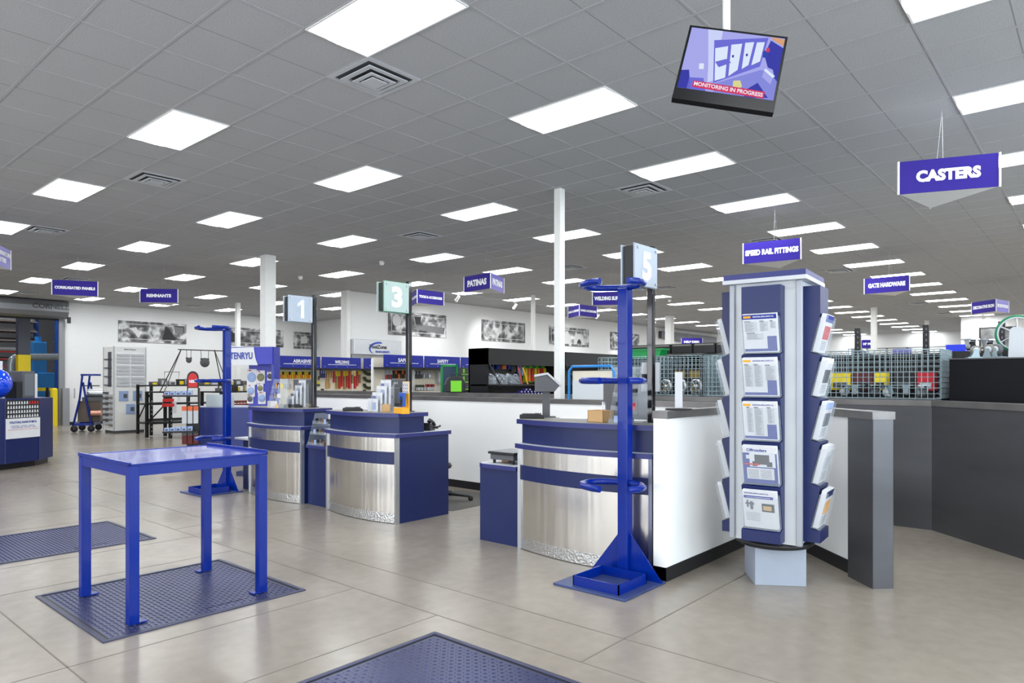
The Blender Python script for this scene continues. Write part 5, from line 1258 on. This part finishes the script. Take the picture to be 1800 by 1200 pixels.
# blue A-frame cart
t = thing('roll_cart', 'blue A-frame cart with rolls and wheels beside the white display tower', 'cart', (23.2, 78.3, 0), -.55)
for y in (0, 2.6):
    MB().tube([(0, y, .75), (.55, y, 3.3), (.8, y, 5.8)], .1, 4).build('leg', BLUE, t); MB().tube([(1.6, y, .75), (1.1, y, 3.3), (.85, y, 5.0)], .1, 4).build('leg', BLUE, t)
MB().box(-.1, 1.8, -.1, .1, .65, .9).box(-.1, 1.8, 2.5, 2.7, .65, .9).box(-.1, .1, -.1, 2.7, .65, .9).box(1.6, 1.8, -.1, 2.7, .65, .9).build('base_frame', BLUE, t)
B(.5, 2.3, .5, .62, 5.65, 5.85).build('top_arm', BLUE, t); B(.5, 2.1, .9, 1.0, 4.6, 4.7).build('side_arm', BLACKP, t)
B(.3, 2.3, .3, 2.2, 1.0, 3.1).build('wrapped_stock', mat('brown_stock', (92, 80, 72), .5, noise=.4), t); MB().cyl((1.0, 1.0, 3.9), (2.5, 1.0, 3.9), .42, 18).build('steel_roll', SILVER, t); MB().cyl((1.6, -.1, 1.9), (2.5, -.1, 1.9), .3, 16).build('copper_roll', COPPER, t)
B(.7, 2.4, .2, 1.5, 3.1, 3.5).build('dark_parts', GREYP, t); B(.05, .12, -.25, .2, 3.4, 4.4).build('notice', PAPER, t)
for (x, y) in ((.1, -.1), (1.6, -.1), (.1, 2.6), (1.6, 2.6)): MB().lathe([(.05, -.1), (.3, -.1), (.34, 0), (.3, .1), (.05, .1)], (x, y, .34), 18, 'y').build('wheel', RUBBER, t); MB().cyl((x, y, .3), (x, y, .68), .05, 6).build('wheel_fork', ZINC, t)
# white display tower
VT = math.atan2(*[ray(224, 700)[i] for i in (1, 0)])
t = thing('display_tower', 'tall white moulding display tower with shelves on two faces', 'display stand', (25.2, 73.3, 0), VT - PI / 2 + .36)
# local: front face is -Y side after rotation, x to the image right
w, dth, h = 2.95, 2.6, 8.55
B(0, w, 0, dth, .25, h).build('body', WHITE, t, bevel=.02); B(.1, w - .1, .1, dth - .1, 0, .25).build('plinth', GREYP, t)
for (x, y) in ((0, 0), (w, 0), (0, dth)): B(x - .06, x + .06, y - .06, y + .06, .25, h).build('corner_trim', LGREY, t)
for c in range(2):
    for r in range(3):
        for k in range(3):
            z = 4.6 + r * 1.15 + k * .34; x0 = .25 + c * 1.35
            B(x0, x0 + 1.15, -.14, 0, z, z + .22).build('sample_shelf', LGREY, t)
for r in range(4): B(-.12, 0, .55, dth - .3, 4.7 + r * .85, 4.78 + r * .85).build('side_shelf', GREYP, t)
B(-.05, 0, .6, 1.4, 4.6, 8.0).build('sample_column', INKG, t)
m = None
for k in range(12): B(-.2, 0, 1.3, 2.3, .9 + k * .27, 1.08 + k * .27).build('moulding_sample', (LGREY, GREYP)[k % 2], t); B(-.1, 0, .3, 1.1, .7 + k * .27, .86 + k * .27).build('moulding_sample', (TAUPE, LGREY)[k % 2], t)
for (x, z) in ((.45, 3.15), (1.75, 3.15), (1.1, 1.85)): B(x, x + .85, -.05, 0, z, z + 1.0).build('leaflet_pocket', SKYB, t); B(x + .4, x + .75, -.06, -.05, z + .3, z + .7).build('printed_block', INKG, t)
text('Metal Shapes', 'lettering', INKG, t, (w / 2, -.01, 8.25), (1, 0, 0), (0, 0, 1), .16, 1.1)
# black slotted steel benches
def bench(loc, rz, w, d, zs, label, posts=(0,), h=4.2):
    t = thing('steel_bench', label, 'bench', loc, rz)
    for x in (0, w - .22):
        for y in (0, d - .22):
            p = B(x, x + .22, y, y + .22, 0.05, h).build('post', BLACK, t)
            if y == 0:
                for k in range(8): B(x + .08, x + .14, -.01, 0, .4 + k * .4, .5 + k * .4).build('slot', LGREY, p)
    for z in zs: B(0.02, w - .02, .02, d - .02, z - .12, z).build('shelf', BLACKP, t)
    MB().tube([(.1, .05, h - .6), (.1, d - .1, 1.3)], .07, 4).build('brace', BLACK, t)
    return t
bench((26.0, 62.4, 0), .35, 2.2, 3.0, (1.5, 3.2, 4.2), 'black slotted steel bench end nearest the white display tower')
bench((29.2, 59.6, 0), .12, 9.0, 3.2, (.9, 1.8, 4.2), 'long black steel bench with red mesh panels behind the NEBO stand')
bench((26.3, 67.4, 0), .05, 16.0, 3.0, (1.2, 3.0, 4.75), 'long black steel bench along the back wall', h=4.8)
BN = Matrix.Rotation(.12, 3, 'Z')
def onb(x, y, z): v = BN @ Vector((x, y, 0)); return (29.2 + v.x, 59.6 + v.y, z)
for i, (x, w, m, nm) in enumerate(((.6, 2.9, mat('red_mesh', (170, 40, 30), .5), 'left red'), (3.8, 2.6, mat('red_mesh', (170, 40, 30), .5), 'right red'), (6.6, 2.0, mat('amber_mesh', (170, 130, 50), .5), 'amber'))):
    t = thing('mesh_panel', nm + ' metal mesh panel on the long black bench', 'mesh panel', onb(x, .9, 1.8), .12); mm = MB(); n = int(w / .3)
    for k in range(n + 1): mm.box(w * k / n - .03, w * k / n + .03, 0, .05, 0, 1.5)
    for k in range(6): mm.box(0, w, 0, .05, 1.5 * k / 5 - .03, 1.5 * k / 5 + .03)
    mm.build('mesh', m, t); B(0, w, .1, .9, 0, 1.2).build('dark_stock', BLACKP, t)
for i in range(13):
    m = (GREYP, LGREY, BLACKP, YEL, SILVER, TAUPE)[i % 6]; hh = .25 + .3 * random.random(); w = .4 + .3 * random.random()
    p = onb(.3 + i * .66, .5 + .5 * random.random(), 4.2)
    t = thing('bench_tool', '%s small tool or part from the left on the long black bench' % ORD[i], 'tool', p, random.random(), 'small tools on the long bench')
    B(0, w, 0, .4, 0, hh).build('body', m, t, bevel=.02); MB().cyl((w / 2, .2, hh), (w / 2 + .1, .2, hh + .18), .07, 8).build('knob', BLACKP, t)
for i in range(18):
    m = (GREYP, TAUPE, LGREY, BLACKP, SILVER)[i % 5]; hh = .3 + .35 * random.random()
    t = thing('wall_bench_part', '%s item from the left on the bench along the back wall' % ORD[i], 'tool', (26.7 + i * .85, 68.2 + .04 * i, 4.75), .05, 'items on the back wall bench')
    B(0, .62, 0, .6, 0, hh).build('body', m, t, bevel=.02); B(.1, .5, -.01, 0, .05, hh * .7).build('face', (YEL, LGREY, GREYP)[i % 3], t)
t = thing('wire_easel', 'small black wire frame standing on the left end of the back bench', 'frame', (27.6, 67.7, 4.76)); MB().tube([(0, 0, 0), (.1, 0, 1.25), (1.45, 0, 1.25), (1.35, 0, 0)], .035, 6, closed=True).build('wire', BLACKP, t)
for i, (z, m) in enumerate(((3.2, RED), (3.55, RED), (3.9, RED))): pass
for i in range(3):
    t = thing('red_vise', '%s red vise from the bottom beside the near bench post' % ORD[i], 'vise', (25.6 + .05 * i, 61.9, 2.9 + i * .42), .3, 'red vises on the bench end')
    B(-.5, .45 - .1 * i, -.25, .15, 0, .28).build('jaw', RED, t, bevel=.03); B(-.2, .2, -.15, .35, .28, .42).build('screw_block', BLACKP, t)
t = thing('bench_sign', 'white printed tag on the near bench post', 'tag', (26.05, 62.3, 2.3), .35); B(0, .45, -.12, -.1, 0, .95).build('card', PAPER, t); B(.6, .85, -.12, -.1, 1.05, 1.8).build('card', PAPER, t)
# target stand with hanging steel targets
t = thing('target_stand', 'tall black tripod target stand with two steel plates hanging from its bar', 'target stand', (0, 0, 0)); YG = 60.9
a = onY(313, 614, YG); b = onY(400, 617, YG)
MB().cyl(a, b, .045, 8).build('cross_bar', BLACKP, t)
for px0, px1, dy in ((318, 281, 0), (318, 301, 1.4), (377, 392, 0), (377, 417, 1.4)):
    p = onY(px0, 615, YG); q = onY(px1, 688, YG); MB().cyl(p, (q[0], YG + dy, 4.2), .045, 8).build('leg', BLACKP if dy == 0 else TAUPE, t)
for (px, py, r, nm) in ((332, 633, .24, 'small'), (360, 637, .42, 'large')):
    c = onY(px, py, YG); g = thing('steel_target', nm + ' round dark steel target hanging from the tripod bar', 'target', c)
    MB().lathe([(0, -.03), (r, -.03), (r, .03), (0, .03)], (0, 0, 0), 24, 'y').build('plate', mat('target_grey', (78, 80, 80), .5), g)
    for s_ in (-1, 1):
        MB().lathe([(0, -.04), (.09, -.04), (.09, .04), (0, .04)], (s_ * r * .72, 0, r * .75), 12, 'y').build('ear', mat('target_grey', (78, 80, 80), .5), g)
        MB().tube([(s_ * r * .72, 0, r * .8), (s_ * r * .85, 0, a[2] - c[2] - .03)], .022, 5).build('strap', BLACKP, g)
# NEBO stand
nx, ny = at(339, 812, 0)
t = thing('tool_stand', 'narrow black merchandise stand with a red NEBO arch', 'display stand', (nx, ny, 0), HEAD + .35 - PI / 2)
w = .68
arch = [(-w / 2, 4.7), (-w / 2, 5.35)] + [(-w / 2 * math.cos(a), 5.35 + .42 * math.sin(a)) for a in [PI * i / 10 for i in range(1, 10)]] + [(w / 2, 5.35), (w / 2, 4.7)]
MB().slab(arch, (0, 0, 0), (1, 0, 0), (0, 0, 1), (0, .12, 0)).build('arch_panel', BLACKP, t)
MB().slab([(p[0] * .78, (p[1] - 4.7) * .84 + 4.75) for p in arch], (0, -.01, 0), (1, 0, 0), (0, 0, 1), (0, -.01, 0)).build('red_panel', RED, t)
text('NEBO', 'lettering', TXT, t, (0, -.03, 5.12), (1, 0, 0), (0, 0, 1), .2, .42)
B(-w / 2, -w / 2 + .06, 0, .12, 0, 4.7).build('frame_post', BLACKP, t); B(w / 2 - .06, w / 2 + .04, 0, .5, 0, 4.7).build('frame_post', BLACKP, t); B(-w / 2, w / 2, .06, .1, .1, 3.6).build('back_grid', BLACKP, t); B(-.5, .5, -.5, .5, 0, .08).build('base', BLACKP, t)
for (z, m, nm) in ((4.25, SKYB, 'upper'), (2.0, mat('pale_packs', (190, 205, 215), .4), 'lower')):
    B(-1.7, w / 2, -.35, .1, z - .1, z).build('tray', BLACKP, t)
k = 0
for z0, n_ in ((4.26, 5), (2.01, 5)):
    for i in range(n_):
        c_, s_ = math.cos(HEAD + .35 - PI / 2), math.sin(HEAD + .35 - PI / 2); lx = -1.6 + i * .33
        g = thing('blister_pack', '%s pale blue pack from the left on the %s tray of the NEBO stand' % (ORD[i], 'upper' if z0 > 3 else 'lower'), 'package', (nx + c_ * lx + s_ * .3, ny + s_ * lx - c_ * .3, z0), HEAD + .35 - PI / 2, 'packs on the NEBO stand trays')
        B(0, .28, 0, .3, 0, .2 + .02 * i).build('card', SKYB, g); B(.05, .2, -.01, 0, .04, .14).build('product', INKG, g)
for r, (z, m1, m2, h_) in enumerate(((2.45, mat('orange_top', (214, 96, 50), .5), LGREY, 1.1), (1.15, GREYP, DRED, .75), (.2, DRED, GREYP, .8))):
    for i in range(3):
        c_, s_ = math.cos(HEAD + .35 - PI / 2), math.sin(HEAD + .35 - PI / 2); lx = -.62 + i * .33
        g = thing('hanging_tool', '%s hanging tool pack from the left in the %s row of the NEBO stand' % (ORD[i], ('top', 'middle', 'bottom')[r]), 'package', (nx + c_ * lx + s_ * .02, ny + s_ * lx - c_ * .02, z), HEAD + .35 - PI / 2, 'tool packs hanging on the NEBO stand')
        B(0, .28, -.12, 0, 0, h_).build('pack', m2, g, bevel=.02); B(0, .28, -.14, -.12, h_ * .75, h_).build('header_card', m1, g)
# blue cabinet with white bin
t = thing('low_cabinet', 'navy cabinet behind the far bar rack with a white bin on it', 'cabinet', (0, 0, 0))
pc = [(20.4, 45.6), (20.75, 44.6), (23.4, 41.4), (25.6, 43.4), (22.6, 47.4)]
MB().prism(pc, 0, 3.4).build('body', BLUEDK, t); MB().prism(pc, 3.4, 3.46).build('top', mat('cab_top', (150, 155, 175), .4), t)
q = at(374, 716, 3.66); t = thing('white_bin', 'translucent white bin on the navy cabinet', 'bin', (21.35, 44.05, 3.462), -.879)
MB().box(-.75, .75, 0, .03, 0, .78).box(-.75, .75, .8, .83, 0, .78).box(-.75, -.72, 0, .83, 0, .78).box(.72, .75, 0, .83, 0, .78).box(-.75, .75, 0, .83, 0, .03).build('walls', mat('milky_plastic', (200, 210, 215), .3, alpha=.6), t)
B(-.6, .6, .15, .7, .04, .6).build('contents', PAPER, t)
# TENRYU blade display
tx_, ty_ = (19.3, 35.77); rz = -1.05
t = thing('blade_display', 'blue saw blade display with a white TENRYU header left of the broad column', 'display stand', (tx_, ty_, 0), rz)
# local -Y faces the camera-left aisle, x to image right
B(-.2, 1.55, 0, .12, 0, 6.95).build('slat_panel', mat('tenryu_blue', (52, 58, 170), .4), t)
B(1.45, 1.6, -.5, .14, 4.1, 7.0).build('side_panel', HDR, t)
B(-.95, 1.55, -.55, .1, 6.05, 7.0).build('header_box', mat('tenryu_blue', (52, 58, 170), .4), t)
MB().slab([(-1.0, 6.25), (-.85, 6.03), (.7, 6.0), (.55, 6.4), (.45, 6.98), (-1.05, 6.95)], (0, -.57, 0), (1, 0, 0), (0, 0, 1), (0, -.02, 0)).build('white_header', PAPER, t)
text('TENRYU', 'lettering', mat('tenryu_ink', (48, 62, 160), .4), t, (-.28, -.6, 6.52), (1, 0, 0), (.0, 0, 1), .38, 1.35)
for i in range(10): B(1.0, 1.42, -.02, 0, 4.4 + i * .16, 4.42 + i * .16).build('slat_line', NAVY, t)
B(-.4, 1.8, -.9, .9, 0, .25).build('base', NAVY, t)
c_, s_ = math.cos(rz), math.sin(rz)
for i, (x, z, r) in enumerate(((-.0, 5.35, .36), (.55, 5.35, .3), (1.1, 5.4, .2), (-.05, 4.6, .28), (.52, 4.75, .22), (-.1, 4.15, .22), (.62, 4.2, .28))):
    g = thing('saw_blade_pack', '%s carded saw blade on the TENRYU display, counted row by row' % ORD[i], 'saw blade', (tx_ + c_ * x, ty_ + s_ * x, z), rz, 'carded saw blades on the blue display')
    B(-r * .82, r * .82, -.05, -.005, -r * 1.15, r * 1.25).build('card', PAPER, g)
    MB().lathe([(0, -.085), (r * .7, -.08), (r * .74, -.06), (0, -.055)], (0, 0, 0), 20, 'y').build('blade', (SKYB, mat('khaki_blade', (128, 124, 90), .4), GREYP)[i % 3], g); B(-r * .5, -r * .1, -.06, -.05, r * .95, r * 1.15).build('red_mark', RED, g)

# ================================================================== WAREHOUSE BEHIND THE DOOR
t = thing('steel_column', 'dark grey building column with yellow lower half in the warehouse doorway', 'column', (23.4, 96.5, 0)); 
B(-.6, .6, -.5, .5, 8.2, 23).build('upper_shaft', mat('charcoal_paint', (66, 70, 80), .5), t); B(-.62, .62, -.52, .52, 0, 8.2).build('yellow_wrap', YEL, t)
UPB = mat('upright_blue', (36, 92, 190), .4); SHG = mat('shelf_grey', (120, 112, 108), .6)
def prack(x0, x1, y, label):
    t = thing('stock_rack', label, 'rack', (x0, y, 0)); w = x1 - x0
    for x in (0, w - .5): B(x, x + .5, 0, .5, 0, 22).build('upright', UPB, t)
    for k in range(15): B(.5, w - .5, -1.4, 3, 1.2 + k * 1.35, 1.4 + k * 1.35).build('shelf', SHG, t)
    for k in range(4): B(.5, w - .5, -1.5, -1.4, 6.1 + k * 1.0, 6.2 + k * 1.0).build('red_beam', RED, t)
    return t
prack(2, 20.5, 112, 'tall blue warehouse rack seen through the roll-up door, left'); prack(21.5, 30, 116, 'tall blue warehouse rack behind the yellow column'); prack(31, 42, 112, 'tall blue warehouse rack at the right side of the doorway')
k = 0
for (x0, n_, y) in ((11.5, 9, 111.2), (31.6, 4, 111.2)):
    for lv in range(6, 13):
        for i in range(n_):
            z = 1.4 + lv * 1.35; o = MB().box(0, .85, 0, .75, 0, .95).box(.1, .75, -.02, 0, .2, .6).build('stock_bin', mat('bin_blue', (30, 40, 200), .4) if (lv + i) % 5 else SHG, loc=(x0 + i * .95, y, z + .002))
            tag(o, 'blue bin, %s from left, %s level, %s warehouse rack' % (ORD[i], ORD[lv], 'left' if x0 < 20 else 'right'), 'bin', 'blue bins on the warehouse racks')
for lv in range(5, 13):
    m = MB(); z = 1.4 + lv * 1.35
    for i in range(16): m.cyl((22.1, 115.2 + .1 * i, z + .08 + .1 * (i % 3)), (29.4, 115.2 + .1 * i, z + .08 + .1 * (i % 3)), .06, 6)
    o = m.build('bar_stock', (SILVER, BLACKP, GREYP)[lv % 3]); tag(o, 'bundle of metal bars on the %s level behind the yellow column' % ORD[lv], 'metal bars', kind='stuff')
t = thing('air_duct', 'galvanised round duct with an elbow in the warehouse doorway', 'duct', (0, 0, 0))
pts = [onY(19, 700, 100), onY(19, 640, 100), onY(21, 632, 100), onY(26, 628, 100), onY(34, 627.5, 100), onY(112, 627, 100)]
MB().tube([(pts[0][0], 100, 0)] + pts[1:], .42, 14).build('duct_pipe', mat('galvanised', (150, 160, 168), .35, metal=.6), t)
t = thing('machine', 'tall blue machine in the warehouse right of the yellow column', 'machine', (26.6, 104.5, 0)); B(-1, 2.2, 0, 2.5, 0, 6.2).build('machine_body', TBLUE, t, bevel=.1); B(-.2, 1.4, .2, 2, 6.2, 10.2).build('machine_head', TBLUE, t, bevel=.1); MB().cyl((.6, 1, 10.2), (.6, 1, 10.9), .4, 12).build('motor', TBLUE, t)
t = thing('machine', 'dark machine with red and black parts left of the yellow column in the doorway', 'machine', (18.0, 101, 0)); B(0, 3.6, 0, 2.5, 0, 5).build('machine_body', GREYP, t); B(.5, 1.6, .2, 2, 5, 8.4).build('machine_head', BLACKP, t); B(2.2, 3.0, .2, 2, 5, 8.6).build('machine_head', DRED, t)
t = thing('barrier', 'yellow and black safety rail across the warehouse doorway', 'rail', (14, 99.2, 0)); B(0, 13, 0, .15, 3.9, 4.3).build('rail', YEL, t)
for i in range(5): B(i * 3.1, i * 3.1 + .3, -.05, .2, 0, 4.3).build('post', BLACKP, t)
for (x, y) in ((12, 104), (24, 104), (36, 104), (12, 126), (30, 126)):
    t = thing('high_bay_light', 'warehouse ceiling light fixture out beyond the roll-up door', 'ceiling light', (x, y, 22.5), 0, 'warehouse lights')
    B(-2, 2, -.6, .6, 0, .3).build('housing', WHITE, t); B(-1.9, 1.9, -.5, .5, -.03, 0).build('tube', mat('high_bay_tube', (1, 1, 1, 1), .5, noise=0, emit=22), t); MB().cyl((0, 0, .3), (0, 0, 1.1), .03, 6).build('hanger', GREYP, t)
